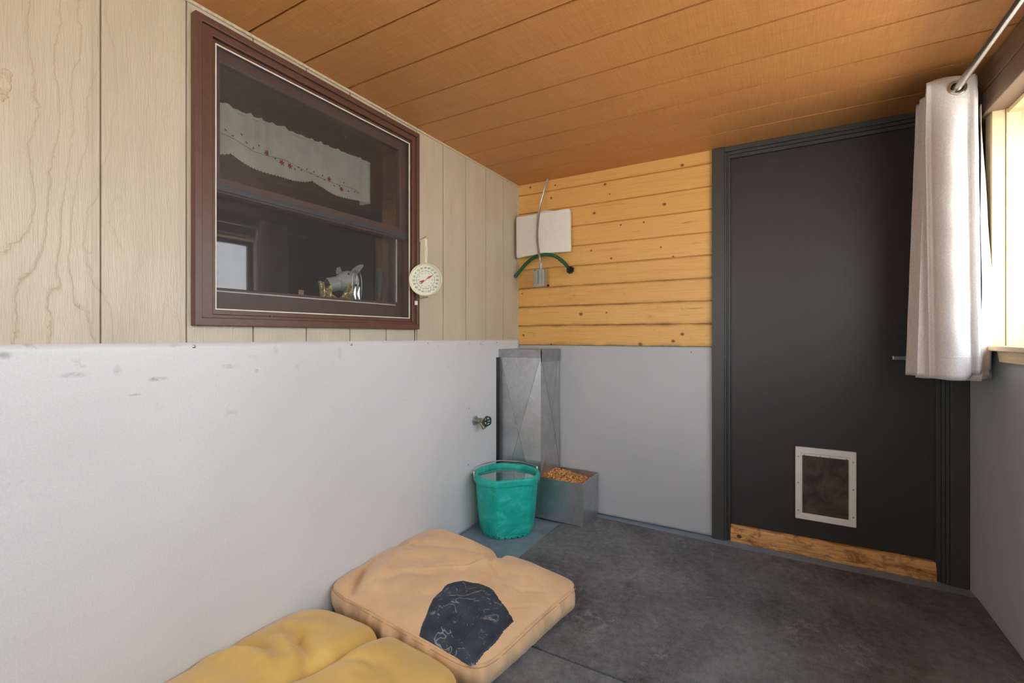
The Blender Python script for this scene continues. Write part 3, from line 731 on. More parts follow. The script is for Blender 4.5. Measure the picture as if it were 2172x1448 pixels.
bm = bmesh.new(); lathe(bm, [(.0001, .030), (.148, .030), (.152, .027), (.152, .010), (.148, 0), (.0001, 0)], (-1.365, BY-.001, 1.80), (0, -1, 0), 48)
fixn(bm); mk('mounting_disc', bm, M['white'], an_, smooth=35)
cd = empty('electrical_box', (-1.37, 2.72, 1.44), 'grey metal electrical box hanging from flexible conduit in front of the white panel', 'electrical box')
by = 2.70
mk('box_body', B((-1.396, -1.333, by, by+.050, 1.440, 1.552)), M['zinc'], cd, bevel=.004)
mk('cover', B((-1.404, -1.350, by-.008, by-.0005, 1.437, 1.554)), M['zinc'], cd, bevel=.003)
bm = bmesh.new(); pts = []
for k in range(24):
    a = (k+.5)*2*math.pi/24; pts.append((-1.380+.013*math.cos(a), by-.014, 1.496+.028*math.copysign(1, math.sin(a))+.013*math.sin(a)))
prism(bm, pts, (0, .006, 0)); fixn(bm)
fl = mk('flip_lid', bm, M['zinc'], cd, bevel=.001)
mk('hinge', B((-1.3635, -1.3585, by-.015, by-.008, 1.458, 1.545)), M['zinc'], fl, bevel=.0015)
dark_screw(cd, (-1.392, by-.009, 1.546), (0, -1, 0), .003, M['blackpl'])
bm = bmesh.new(); lathe(bm, [(.011, 0), (.012, .006), (.009, .008), (.009, .020), (.011, .021), (.011, .032), (.008, .033), (.008, .045)], (-1.366, by+.024, 1.551), (0, 0, 1), 20)
mk('connector', bm, M['zinc'], cd, smooth=35)
path = spline([(-1.366, by+.024, 1.585), (-1.374, by+.022, 1.64), (-1.386, by+.015, 1.74), (-1.386, by+.018, 1.84), (-1.376, by+.03, 1.96), (-1.354, by+.055, 2.08), (-1.342, BY-.030, 2.156)], 38)
rad = [.0083 if i % 2 else .0067 for i in range(len(path))]
bm = bmesh.new(); tube(bm, path, rad, 10); mk('flexible_conduit', bm, M['nickel'], cd, label='ribbed silver flexible conduit')
dark_screw(cd, (-1.352, BY-.002, 1.455), (0, -1, 0), .008, M['blackpl'])
ho = empty('garden_hose', (-1.4, 2.77, 1.55), 'short green hose arching under the white panel', 'hose')
path = spline([(-1.576, 2.755, 1.523), (-1.54, 2.765, 1.565), (-1.49, 2.755, 1.605), (-1.42, 2.738, 1.640), (-1.345, 2.732, 1.650), (-1.27, 2.735, 1.634), (-1.215, 2.745, 1.592), (-1.178, 2.750, 1.550)], 8)
bm = bmesh.new(); tube(bm, path, .0115, 16); mk('hose_body', bm, M['green_h'], ho, smooth=50)
bm = bmesh.new(); d_ = Vector((.55, -.35, -.60)).normalized()
lathe(bm, [(.0001, .030), (.010, .030), (.012, .022), (.019, .022), (.0215, .018), (.0215, .002), (.017, -.002), (.013, -.010), (.0001, -.010)], (-1.174, 2.750, 1.545), d_, 24)
for i_, v_ in enumerate(bm.verts):
    pass
for k in range(8):
    a_, b_ = frame_for(d_); p = Vector((-1.174, 2.750, 1.545))+.0205*(math.cos(k*math.pi/4)*a_+math.sin(k*math.pi/4)*b_)
    tube(bm, [p+d_*.001, p+d_*.020], .0042, 6)
mk('coupling', bm, M['blackpl'], ho, smooth=35, label='black ribbed hose coupling')

# ------------------------------------------------------------------ spigot
sp = empty('water_spigot', (LX+.012, 2.27, .628), 'dull metal outdoor spigot with green hand wheel on the grey wall', 'spigot')
so = Vector((LX+.012, 2.268, .622)); sd_ = Vector((1, .10, .02)).normalized()
bm = bmesh.new(); hexa = []
prism(bm, [so+Vector((0, .030*math.cos(math.pi/3*k), .030*math.sin(math.pi/3*k))) for k in range(6)], (.006, 0, 0)); fixn(bm)
mk('flange', bm, M['zinc'], sp, bevel=.001)
bm = bmesh.new(); lathe(bm, [(.016, 0), (.017, .012), (.015, .03), (.016, .042), (.012, .044), (.013, .050), (.015, .051), (.015, .060), (.008, .062), (.007, .078)], so, sd_, 24)
tube(bm, [so+sd_*.032, so+sd_*.045+Vector((0, 0, -.018)), so+sd_*.060+Vector((0, 0, -.036))], [.011, .011, .012], 16)
tube(bm, [so+sd_*.058+Vector((0, 0, -.033)), so+sd_*.066+Vector((0, 0, -.043))], .0145, 16)
mk('valve_body', bm, M['brass'], sp, smooth=40)
hc = so+sd_*.084; wn = Vector((1, -.35, .02)).normalized(); a_, b_ = frame_for(wn)
bm = bmesh.new()
tube(bm, [hc+.026*(1+.06*math.cos(5*t))*(math.cos(t)*a_+math.sin(t)*b_) for t in [k*2*math.pi/40 for k in range(40)]], .0042, 8, closed=True)
for k in range(5):
    t = k*2*math.pi/5; tube(bm, [hc, hc+.026*(math.cos(t)*a_+math.sin(t)*b_)], [.0055, .0035], 8)
lathe(bm, [(.0001, .006), (.008, .005), (.010, 0), (.008, -.006)], hc, wn, 16)
mk('hand_wheel', bm, M['green_k'], sp, smooth=50, label='dark green hand wheel')
bm = bmesh.new(); lathe(bm, [(.0001, .009), (.0035, .008), (.004, .005)], hc, wn, 12); mk('wheel_screw', bm, M['metal'], sp, smooth=50)

# ------------------------------------------------------------------ feeder
fd = empty('gravity_feeder', (-1.28, 2.67, .012), 'tall galvanised steel gravity feeder standing in the corner', 'feeder')
FX0, FX1, FY0, FY1 = -1.570, -1.276, 2.545, 2.794
def cross_break(bm, A, Bv, Cv, D, nrm, h=.004, tk=None):
    a, b, c, d = [bm.verts.new(p) for p in (A, Bv, Cv, D)]; e = bm.verts.new((Vector(A)+Vector(Bv)+Vector(Cv)+Vector(D))/4+Vector(nrm)*h)
    for q in ((a, b, e), (b, c, e), (c, d, e), (d, a, e)): bm.faces.new(q)
bm = bmesh.new()
cross_break(bm, (FX0, FY0, .014), (FX1, FY0, .014), (FX1, FY0, 1.0), (FX0, FY0, 1.0), (0, -1, 0), .014)
cross_break(bm, (FX1, FY0, .262), (FX1+.012, FY1, .262), (FX1, FY1, 1.0), (FX1, FY0, 1.0), (1, 0, 0), .012)
v = [bm.verts.new(p) for p in ((FX0, FY0, .014), (FX0, FY1, .014), (FX0, FY1, 1.0), (FX0, FY0, 1.0))]; bm.faces.new(v)
v = [bm.verts.new(p) for p in ((FX0, FY1, .014), (FX1+.006, FY1, .014), (FX1+.006, FY1, 1.0), (FX0, FY1, 1.0))]; bm.faces.new(v)
hp = mk('hopper', bm, M['galv'], fd)
e0 = Vector(((FX0+FX1)/2, FY0-.0145, .507)); e1 = Vector((FX1+.0165, (FY0+FY1)/2, .631))
for cen, cs in ((e0, ((FX0, FY0-.0006, .014), (FX1, FY0-.0006, .014), (FX1, FY0-.0006, 1.0), (FX0, FY0-.0006, 1.0))), (e1, ((FX1+.0006, FY0, .262), (FX1+.0126, FY1, .262), (FX1+.0006, FY1, 1.0), (FX1+.0006, FY0, 1.0)))):
    for q in cs: mk('pressed_crease', tube(bmesh.new(), [cen, q], .0011, 6), M['crease'], hp)
md = hp.modifiers.new('s', 'SOLIDIFY'); md.thickness = .0018; md.offset = 0
bm = bmesh.new(); box(bm, FX0-.005, FX1+.003, FY0-.008, FY0-.004, .984, 1.036); box(bm, FX0-.005, FX1+.018, FY0-.008, FY1+.004, 1.0345, 1.036)
box(bm, FX1+.010, FX1+.014, FY0-.004, FY1+.002, .962, 1.0348)
mk('lid', bm, M['galv_lid'], fd, bevel=.0008)
bm = bmesh.new(); TX = -1.004; g = .0015
box(bm, FX1-.01, TX, FY0-g, FY0+g, .014, .260); box(bm, TX-g, TX+g, FY0, FY1, .014, .262); box(bm, FX1, TX, FY1-g, FY1+g, .014, .268); box(bm, FX0, TX, FY0, FY1, .012, .014)
box(bm, TX-.004, TX+.003, FY0, FY1, .259, .2625); box(bm, FX1, TX, FY1-.008, FY1+.002, .265, .269)
mk('feed_tray', bm, M['galv'], fd, bevel=.0006)
bm = bmesh.new()
for k in range(12):
    z = .30+k*.06; lathe(bm, [(.0001, .0015), (.002, .001), (.0025, -.001)], (FX1-.002+.0, FY1-.012, z), (1, 0, 0), 8); lathe(bm, [(.0001, .0015), (.002, .001), (.0025, -.001)], (FX0+.008, FY0-.001, z), (0, -1, 0), 8)
mk('rivets', bm, M['galv'], fd, kind='stuff')
mk('wall_side_strip', B((-1.5755, -1.5715, 2.508, FY0-.001, .03, .984)), M['blackpl'], fd, label='black strip down the wall side')  # thin black strip along the hopper edge nearest the wall
# dog food
def food_z(x, y):
    t = (x-FX1)/(TX-FX1); return .262-.042*min(1, max(0, t))**.8+.010*math.sin(y*30)*0+.008*math.sin((y-2.55)*13)-.012*((y-2.67)/.12)**2*0+.012*(y-2.67)/.12*(-.3)
bm = bmesh.new()
def pellet(p, r):
    h = r*.55; ax_ = Vector((random.gauss(0, .6), random.gauss(0, .6), 1)).normalized(); a, b = frame_for(ax_)
    top_, bot = [], []
    for k in range(7):
        t = k*2*math.pi/7; e = a*math.cos(t)+b*math.sin(t)
        top_.append(bm.verts.new(p+e*r*.8+ax_*h)); bot.append(bm.verts.new(p+e*r+ax_*-h*.2))
    bm.faces.new(top_); bm.faces.new(bot[::-1])
    for k in range(7): bm.faces.new((bot[k], bot[(k+1) % 7], top_[(k+1) % 7], top_[k]))
for i in range(1500):
    x = random.uniform(FX1-.005, TX-.010); y = random.uniform(FY0+.010, FY1-.012)
    pellet(Vector((x, y, food_z(x, y)+random.uniform(-.007, .007))), random.uniform(.0055, .0075))
base = [bm.verts.new((FX1-.004+(TX-.006-FX1)*i/12, FY0+.004+(FY1-FY0-.009)*j/8, food_z(FX1+(TX-FX1)*i/12, FY0+(FY1-FY0)*j/8)-.006)) for i in range(13) for j in range(9)]
for i in range(12):
    for j in range(8): bm.faces.new((base[i*9+j], base[(i+1)*9+j], base[(i+1)*9+j+1], base[i*9+j+1]))
mk('dog_food', bm, M['kibble'], loc=(-1.14, 2.67, .20), smooth=40, kind='stuff', label='brown and orange dry dog food heaped in the feeder tray', cat='dog food')

# ------------------------------------------------------------------ bucket
bk = empty('bucket', (-1.372, 2.315, 0), 'teal green flat sided rubber bucket of water by the feeder', 'bucket')
BC = Vector((-1.378, 2.312, 0))
FA = math.radians(-44)       # direction of the flat side
def bucket_outline(R, n=144, spout=1.0, hard=1.0):
    out = []
    for k in range(n):
        a = k*2*math.pi/n; d = (a-FA+math.pi) % (2*math.pi)-math.pi
        r = R
        ha = math.radians(33)
        if abs(d) < ha: r = R*math.cos(ha)/math.cos(d)
        e = abs((a-FA-math.pi+math.pi) % (2*math.pi)-math.pi)
        d2 = (a-(FA+math.pi)+math.pi) % (2*math.pi)-math.pi
        if abs(d2) < .34: r = R*(1+.055*spout*(1-abs(d2)/.34))
        out.append((math.cos(a)*r, math.sin(a)*r))
    return out
def ring_stack(bm, levels, close_bottom=True, n=144):
    rings = []
    for R, z, so_ in levels: rings.append([bm.verts.new(BC+Vector((x, y, z))) for x, y in bucket_outline(R, n, so_)])
    for i in range(len(rings)-1):
        for k in range(n): bm.faces.new((rings[i][k], rings[i][(k+1) % n], rings[i+1][(k+1) % n], rings[i+1][k]))
    return rings
bm = bmesh.new()
lv = [(.138, .001, .3), (.142, .003, .3), (.145, .022, .3), (.146, .023, .3), (.152, .026, .4), (.158, .045, .5), (.166, .12, .7), (.174, .22, .9), (.179, .296, 1), (.179, .300, 1)]
R_ = ring_stack(bm, lv+[(.177, .334, 1), (.171, .334, 1), (.170, .29, 1), (.166, .24, 1), (.140, .012, .3)])
bm.faces.new(R_[0][::-1]); bm.faces.new(R_[-1]); fixn(bm)
mk('bucket_body', bm, M['bucket'], bk, smooth=28)
bm = bmesh.new()
R_ = ring_stack(bm, [(.1795, .297, 1), (.190, .299, 1), (.192, .303, 1), (.192, .326, 1), (.189, .334, 1), (.182, .337, 1), (.174, .336, 1), (.170, .333, 1), (.169, .325, 1), (.1765, .3245, 1), (.1765, .297, 1), (.1795, .297, 1)])
bmesh.ops.remove_doubles(bm, verts=bm.verts, dist=1e-5); fixn(bm)
mk('rim', bm, M['bucket'], bk, smooth=28, label='thick pale teal rolled rim')
for a in range(0, 9):
    bm = bmesh.new(); t = FA+math.radians(-60+a*14); x, y = math.cos(t), math.sin(t)
    p = BC+Vector((x*.138, y*.138, .013)); tube(bm, [p, p+Vector((x*.007, y*.007, 0))], .0035, 6)
    mk('base_notch', bm, M['green_k'], bk)
wa = FA+math.radians(94); ear = []
for sgn in (-1, 1):
    t = FA+sgn*math.radians(94); p = BC+Vector((math.cos(t)*.190, math.sin(t)*.190, .334)); ear.append(p)
    bm = bmesh.new(); tube(bm, [p+Vector((0, 0, -.012)), p+Vector((0, 0, .012)), p+Vector((0, 0, .016))], [.006, .005, .003], 10); tube(bm, [p+Vector((-.008, 0, .006)), p+Vector((.008, 0, .006))], .004, 10)
    mk('handle_ear', bm, M['metal'], bk, smooth=40)
pts = []
for k in range(25):
    t = FA+math.radians(94+(172)*k/24); d2 = (t-(FA+math.pi)+math.pi) % (2*math.pi)-math.pi
    rr = .194*(1+.05*max(0, 1-abs(d2)/.34)); pts.append(BC+Vector((math.cos(t)*rr, math.sin(t)*rr, .342+.006*math.sin(math.pi*k/24))))
bm = bmesh.new(); tube(bm, pts, .0026, 8); mk('wire_handle', bm, M['metal'], bk, smooth=50, label='thin bare wire handle resting on the rim')
bm = bmesh.new(); o_ = bucket_outline(.1675, 144, 1); bm.faces.new([bm.verts.new(BC+Vector((x*.995, y*.995, .314))) for x, y in o_])
mk('bucket_water', bm, M['water'], loc=tuple(BC+Vector((0, 0, .314))), kind='stuff', label='still water filling the teal bucket', cat='water')

# ------------------------------------------------------------------ rubber mats
SE = 1.478
bm = bmesh.new(); prism(bm, [(-1.143, SE+.007, 0), (.712, SE+.007, 0), (.712, 2.700, 0), (-.2, 2.706, 0), (-1.143, 2.752, 0)], (0, 0, .010)); fixn(bm)
mk('rubber_mat', bm, M['rubber'], loc=(-.2, 2.1, 0), bevel=.002, label='large black rubber floor mat reaching back to the door', cat='mat')
mk('rubber_mat', B((-1.143, .712, REAR+.1, SE-.003, 0, .010)), M['rubber'], loc=(-.2, .2, 0), bevel=.002, label='black rubber floor mat nearer the camera, in front of the seam', cat='mat')

# ------------------------------------------------------------------ dog beds
def vnoise(seed):
    r = np.random.default_rng(seed); g = r.random((64, 64))
    def f(x, y):
        xi, yi = math.floor(x), math.floor(y); fx, fy = x-xi, y-yi; fx = fx*fx*(3-2*fx); fy = fy*fy*(3-2*fy)
        a = lambda i, j: g[i % 64, j % 64]
        return (a(xi, yi)*(1-fx)+a(xi+1, yi)*fx)*(1-fy)+(a(xi, yi+1)*(1-fx)+a(xi+1, yi+1)*fx)*fy-.5
    return f
def segd(x, y, a, b):
    ax_, ay = a; bx_, by_ = b; dx, dy = bx_-ax_, by_-ay; t = max(0, min(1, ((x-ax_)*dx+(y-ay)*dy)/(dx*dx+dy*dy)))
    return math.hypot(x-ax_-t*dx, y-ay-t*dy), t
def polyd(x, y, pts):
    best, bt = 9, 0
    for i in range(len(pts)-1):
        d, t = segd(x, y, pts[i], pts[i+1])
        if d < best: best, bt = d, (i+t)/(len(pts)-1)
    return best, bt
def make_bed(name, label, bounds, zseam, puff, feats, mat, seam_mat, seed, ruffle, zfloor=.0115, corner=7, base_in=.012, bulge=.022):
    """bounds: functions xr(y), xl(y), yf(x), yn(x)"""
    xl, xr, yn, yf = bounds; nz = vnoise(seed)
    def st(x, y):
        s = 2*(x-xl(y))/(xr(y)-xl(y))-1; t = 2*(y-yn(x))/(yf(x)-yn(x))-1; return s, t
    def inv(s, t):
        x, y = -1.2, 1.3
        for _ in range(12):
            x = xl(y)+(s+1)/2*(xr(y)-xl(y)); y = yn(x)+(t+1)/2*(yf(x)-yn(x))
        return x, y
    def top(x, y):
        s, t = st(x, y); r = (abs(s)**corner+abs(t)**corner)**(1/corner); r = min(r, 1)
        z = zseam(x, y)+puff(x, y)*(1-r**3.2)**.75
        k = (1-r**6)
        z += k*(.014*nz(x*9+3, y*9)+.008*nz(x*19, y*17+7)+.003*nz(x*44, y*41))
        for pts, h, w_, *e in feats:
            d, t_ = polyd(x, y, pts); taper = math.sin(math.pi*min(1, max(0, .08+.84*t_)))**.5 if not e else 1-e[0]*t_
            z += h*math.exp(-(d/w_)**2)*taper*(1-.0*r)
        return z
    N, K = 260, 70; V = []; Fc = []
    def outl(k):
        a = k*2*math.pi/N; c_, s_ = math.cos(a), math.sin(a)
        l = (abs(c_)**corner+abs(s_)**corner)**(1/corner); return c_/l, s_/l
    O = [outl(k) for k in range(N)]
    x, y = inv(0, 0); V.append((x, y, top(x, y)))
    for i in range(1, K+1):
        q = 1-(1-i/K)**1.25 if i < K else 1
        for k in range(N):
            x, y = inv(O[k][0]*q, O[k][1]*q); V.append((x, y, top(x, y)))
    for k in range(N): Fc.append((0, 1+k, 1+(k+1) % N))
    for i in range(K-1):
        for k in range(N):
            a = 1+i*N+k; b = 1+i*N+(k+1) % N; Fc.append((a, a+N, b+N, b))
    last = 1+(K-1)*N; G = 14; edge = [Vector(V[last+k]) for k in range(N)]
    for g_ in range(1, G+1):
        tt = g_/G
        for k in range(N):
            p = edge[k]; pn = edge[(k+1) % N]; pp = edge[k-1]; tg = (pn-pp).normalized(); nr = Vector((tg.y, -tg.x, 0)).normalized()
            ruf = ruffle*(nz(k*.38, 3.1+tt*.5)*1.3+nz(k*.9, 9.)*.5)*math.sin(math.pi*tt)**.7
            out = bulge*math.sin(math.pi*tt**.9)-base_in*tt*tt
            q = p+nr*(out+ruf); z = p.z+(zfloor-p.z)*tt
            qx = max(q.x, LX+.020)
            V.append((qx, q.y, z))
    for g_ in range(G):
        for k in range(N):
            a = last+g_*N+k; b = last+g_*N+(k+1) % N; Fc.append((a, a+N, b+N, b))
    Fc.append(tuple(last+G*N+k for k in range(N)))
    V = [(max(a, LX+.014), b, c) for a, b, c in V]
    root = mk(name, (V, Fc), mat, loc=(-1.2, inv(0, 0)[1], 0), smooth=80, label=label, cat='dog bed')
    bm = bmesh.new(); tube(bm, [e+Vector((0, 0, -.001)) for e in edge], .0032, 8, closed=True)
    for v_ in bm.verts: v_.co.x = max(v_.co.x, LX+.016)
    mk('piping', bm, mat, root, smooth=60)
    bm = bmesh.new()
    for off, dz in ((.006, -.006),):
        pts = [Vector((e.x, e.y, e.z-.009)) for e in edge]
        out = []
        for k, p in enumerate(pts):
            tg = (edge[(k+1) % N]-edge[k-1]).normalized(); nr = Vector((tg.y, -tg.x, 0)).normalized(); out.append(p+nr*.0082)
        for q in out: q.x = max(q.x, LX+.017)
        tube(bm, out, .0012, 6, closed=True)
    mk('stitching', bm, seam_mat, root)
    return root, top, inv
L_ = lambda a, b: (lambda q: a+b*q)
tan_b = (lambda y: -1.572, lambda y: -.800+.07*(y-1.2)/.55 if y > 1.2 else -.800,
         lambda x: 1.232-.055*(x+1.56)/.75, lambda x: 1.875-.065*(x+1.56)/.83)
tan_f = [([(-1.56, 1.62), (-1.40, 1.66), (-1.25, 1.72), (-1.10, 1.75)], -.030, .030), ([(-1.13, 1.90), (-1.13, 1.80), (-1.13, 1.73)], -.055, .030, 0.),
         ([(-1.44, 1.53), (-1.30, 1.60), (-1.15, 1.645), (-.98, 1.66)], .022, .045), ([(-1.44, 1.25), (-1.50, 1.34), (-1.545, 1.42)], -.038, .020), ([(-1.37, 1.30), (-1.42, 1.40), (-1.46, 1.52)], .016, .03),
         ([(-1.40, 1.30), (-1.33, 1.42), (-1.20, 1.47)], -.010, .02), ([(-1.36, 1.42), (-1.15, 1.55), (-1.05, 1.66)], .008, .012), ([(-1.30, 1.46), (-1.12, 1.60)], -.008, .010),
         ([(-1.50, 1.80), (-1.36, 1.82), (-1.24, 1.81)], .020, .045), ([(-1.03, 1.78), (-.86, 1.70)], .020, .07), ([(-1.02, 1.36), (-.95, 1.30)], .010, .06), ([(-.90, 1.62), (-.84, 1.52)], -.004, .012),
         ([(-1.15, 1.74), (-1.22, 1.68), (-1.33, 1.66)], -.014, .012), ([(-1.22, 1.30), (-1.12, 1.38), (-1.02, 1.50)], -.008, .03), ([(-1.13, 1.72), (-1.05, 1.64), (-.98, 1.60)], -.010, .014),
         ([(-1.52, 1.66), (-1.47, 1.60)], .016, .02), ([(-1.28, 1.36), (-1.20, 1.30)], -.007, .014), ([(-.80, 1.62), (-.88, 1.56)], -.006, .012), ([(-.78, 1.54), (-.86, 1.46)], -.005, .010)]
tan, tan_top, _ = make_bed('dog_bed', 'tan canvas dog bed with a dark patch, beyond the mustard one', tan_b,
    lambda x, y: .132-.028*(x+1.56)/.8+.006*math.sin(y*9), lambda x, y: .044, tan_f, M['tan'], M['tan_seam'], 5, .024, corner=10, bulge=.015)
yel_b = (lambda y: -1.568, lambda y: -.805, lambda x: .30, lambda x: 1.148+.005*(x+1.56)/.76)
yel_f = [([(-1.19, 1.15), (-1.175, 1.05), (-1.18, .97), (-1.20, .885)], -.050, .028, .1), ([(-1.20, .885), (-1.23, .80), (-1.2, .70)], -.040, .040, .4),
         ([(-1.10, 1.09), (-1.09, .99), (-1.05, .88)], .020, .05), ([(-1.455, .985), (-1.36, .955), (-1.29, .93), (-1.20, .885)], -.024, .022), ([(-1.46, .80), (-1.38, .825), (-1.30, .82)], .020, .025),
         ([(-1.55, .85), (-1.46, .86), (-1.38, .87)], -.022, .024), ([(-1.55, .77), (-1.45, .795), (-1.32, .79)], .014, .025), ([(-1.42, 1.06), (-1.30, 1.02)], .014, .05), ([(-1.40, .91), (-1.33, .90)], .016, .022),
         ([(-.90, 1.10), (-.92, .95)], .004, .03), ([(-1.34, .90), (-1.36, .98)], -.012, .012), ([(-1.14, .93), (-1.05, .98)], -.010, .014), ([(-1.50, 1.03), (-1.36, 1.10)], -.008, .02), ([(-1.0, 1.05), (-.93, .93)], -.005, .012)]
yel, yel_top, _ = make_bed('dog_bed', 'mustard yellow canvas dog bed nearest the camera', yel_b,
    lambda x, y: .098+.012*math.sin((x+1.6)*5), lambda x, y: .056, yel_f, M['yellow'], M['yel_seam'], 9, .008, bulge=.010)
# patch following the tan bed surface
pp = [(-1.028, 1.150), (-1.062, 1.203), (-1.112, 1.332), (-1.122, 1.430), (-1.083, 1.485), (-1.023, 1.508), (-.965, 1.50), (-.909, 1.470), (-.855, 1.44), (-.812, 1.412), (-.818, 1.360), (-.815, 1.295), (-.822, 1.23), (-.825, 1.195), (-.85, 1.150)]
def inside(x, y, P_):
    c_ = False
    for i in range(len(P_)):
        (x1, y1), (x2, y2) = P_[i], P_[i-1]
        if (y1 > y) != (y2 > y) and x < (x2-x1)*(y-y1)/(y2-y1)+x1: c_ = not c_
    return c_
cpx = sum(p[0] for p in pp)/len(pp); cpy = sum(p[1] for p in pp)/len(pp)
dense = []
for i in range(len(pp)):
    a, b = pp[i], pp[(i+1) % len(pp)]
    for k in range(8):
        t = k/8; j = .0016*random.uniform(-1, 1); dense.append((a[0]+(b[0]-a[0])*t+j, a[1]+(b[1]-a[1])*t+j))
V = [(cpx, cpy, tan_top(cpx, cpy)+.0022)]; Fc = []; nn = len(dense)
for i in range(1, 31):
    for (x, y) in dense:
        q = i/30; X = cpx+(x-cpx)*q; Y = cpy+(y-cpy)*q; Y2 = max(Y, 1.236-.06*(X+1.56)/.75+.002)
        V.append((X, Y2, tan_top(X, Y2)+.0024 if i < 30 else tan_top(X, Y2)-.0005))
for k in range(nn): Fc.append((0, 1+k, 1+(k+1) % nn))
for i in range(29):
    for k in range(nn): a = 1+i*nn+k; b = 1+i*nn+(k+1) % nn; Fc.append((a, a+nn, b+nn, b))
mk('sewn_patch', (V, Fc), M['patch'], tan, smooth=80, label='worn navy black patch with pale scratches')
# corner seam on the yellow gusset and on the tan gusset
bm = bmesh.new(); x0, y0 = -.826, 1.148
mk('gusset_seam', tube(bmesh.new(), [(-.787, .98, .100), (-.772, 1.0, .06), (-.782, 1.0, .02)], .0014, 6), M['yel_seam'], yel)
bm.free()

# ------------------------------------------------------------------ curtain + rod
mk('curtain_rod', tube(bmesh.new(), [(.561, REAR+.01, 2.041), (.561, 2.80, 2.041)], .0125, 20), M['nickel'], loc=(.561, .8, 2.041), smooth=50, label='brushed nickel curtain rod under the ceiling beam', cat='curtain rod')
ct = empty('curtain', (.57, 2.45, .95), 'light grey grommet curtain bunched at the end of the rod', 'curtain')
ztop, zbot = 2.092, .955
# plan path of pleats; front sheet first
def plan(t, z):
    """t in 0..1 along the cloth -> (x, y)"""
    NP = 9.0; s = t*NP; i = int(min(s, NP-1e-6)); u = s-i
    h = (ztop-z)/(ztop-zbot); hb = min(1, h*5)
    y0 = 2.352+.026*i+.004*h*i
    if i == 0: xl, xr = .477+.014*h, .628+.014*h
    else: xl, xr = .494-.018*h+.010*math.sin(i*2.1)-.004*h*min(i, 3), .634+.008*math.sin(i*1.7)+.012*h*min(i, 4)+.014*h
    if i == 1: xr = .628+.014*h
    x = xl+(xr-xl)*u if i % 2 == 0 else xr+(xl-xr)*u
    y = y0+.026/(1+math.exp(-(u-.95)*60))
    if i == 0:
        if u < .10: y += .030*hb*(1-math.cos(math.pi*(1-u/.10)))/2*.5
        v_ = max(0, (u-.10)/.66)
        y += .014*hb
        if v_ < 1: y -= (.012+.040*hb)*math.sin(math.pi*v_)**.75
        else: y += .016*hb*math.sin(math.pi*min(1, (u-.76)/.12))-.010*hb*math.sin(math.pi*max(0, min(1, (u-.86)/.14)))
    else: y += .007*math.sin(math.pi*2*u)*h
    return x, y
nt_, nz_ = 520, 64; P = np.zeros((nt_, nz_, 3))
for a in range(nt_):
    t = a/(nt_-1)
    for b in range(nz_):
        z = ztop+(zbot-ztop)*b/(nz_-1); x, y = plan(t, z)
        if t < 1/9:
            u = t*9; h = b/(nz_-1)
            if b > nz_-9: # lifted corner at the right of the front pleat
                lift = max(0, u-.62)/.38*.034+max(0, .28-u)*.01; z += lift*((b-(nz_-9))/8)
        else: z += .004*math.sin(t*40)*b/(nz_-1)
        wv = .0015*math.sin(z*30+t*60)
        P[a, b] = (min(x, .705), y+wv, z+(.004*math.sin(t*57) if b == 0 else 0))
cl = mk('curtain_cloth', grid_mesh(P), M['curtain'], ct, smooth=60)
md = cl.modifiers.new('s', 'SOLIDIFY'); md.thickness = .0022; md.offset = 0
# lining on the window side of the back pleats
P = np.zeros((30, 40, 3))
for a in range(30):
    for b in range(40):
        z = 1.985+(.985-1.985)*b/39; u = a/29; h = b/39
        P[a, b] = (.640+.058*u*(.35+.65*min(1, h*1.6))+.004*math.sin(b*.3+a*.2)*h, 2.385+.10*u+.01*math.sin(u*6), z+(.012*u if b == 39 else 0))
li = mk('lining', grid_mesh(P), M['liner'], ct, smooth=60, label='off-white lining at the window side')
md = li.modifiers.new('s', 'SOLIDIFY'); md.thickness = .001; md.offset = 0
def stitch_line(pts_, r=.0007): return tube(bmesh.new(), pts_, r, 5)
def onfront(u, z, off=.0018):
    x, y = plan(u/9, z); return Vector((x, y+.0015*math.sin(z*30+u/9*60)-off, z))
bm = bmesh.new(); tube(bm, [onfront(.18+.80*k/30, 1.040) for k in range(31)], .0009, 5); tube(bm, [onfront(.02+.95*k/30, 2.005) for k in range(31)], .0009, 5)
tube(bm, [onfront(.80, 1.040-.0018*k) for k in range(24)], .0009, 5)
mk('hem_stitching', bm, M['curtain'], ct, kind='stuff')
for i in range(4):
    yg = 2.345+.052*i; 
    gx = .561; yg = plan(.53/9, 2.04)[1] if i == 0 else yg+.012
    bm = bmesh.new(); c0 = Vector((gx, yg-.0015, 2.044)); nvv = Vector((0, -1, 0))
    lathe(bm, [(.0185, -.004), (.0185, .003), (.0205, .0048), (.026, .0042), (.029, .0005), (.029, -.004)], c0, nvv, 40, close=True); fixn(bm)
    mk('grommet', bm, M['nickel'], ct, smooth=40)
# shade inside the front grommet hole, painted as a black ring round the rod
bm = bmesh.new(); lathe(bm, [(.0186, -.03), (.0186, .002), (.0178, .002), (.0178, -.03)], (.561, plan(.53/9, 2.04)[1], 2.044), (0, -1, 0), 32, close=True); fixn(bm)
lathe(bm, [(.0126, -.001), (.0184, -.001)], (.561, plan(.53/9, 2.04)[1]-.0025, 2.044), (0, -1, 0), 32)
mk('grommet_hole_shade', bm, M['blackpl'], ct, smooth=40)

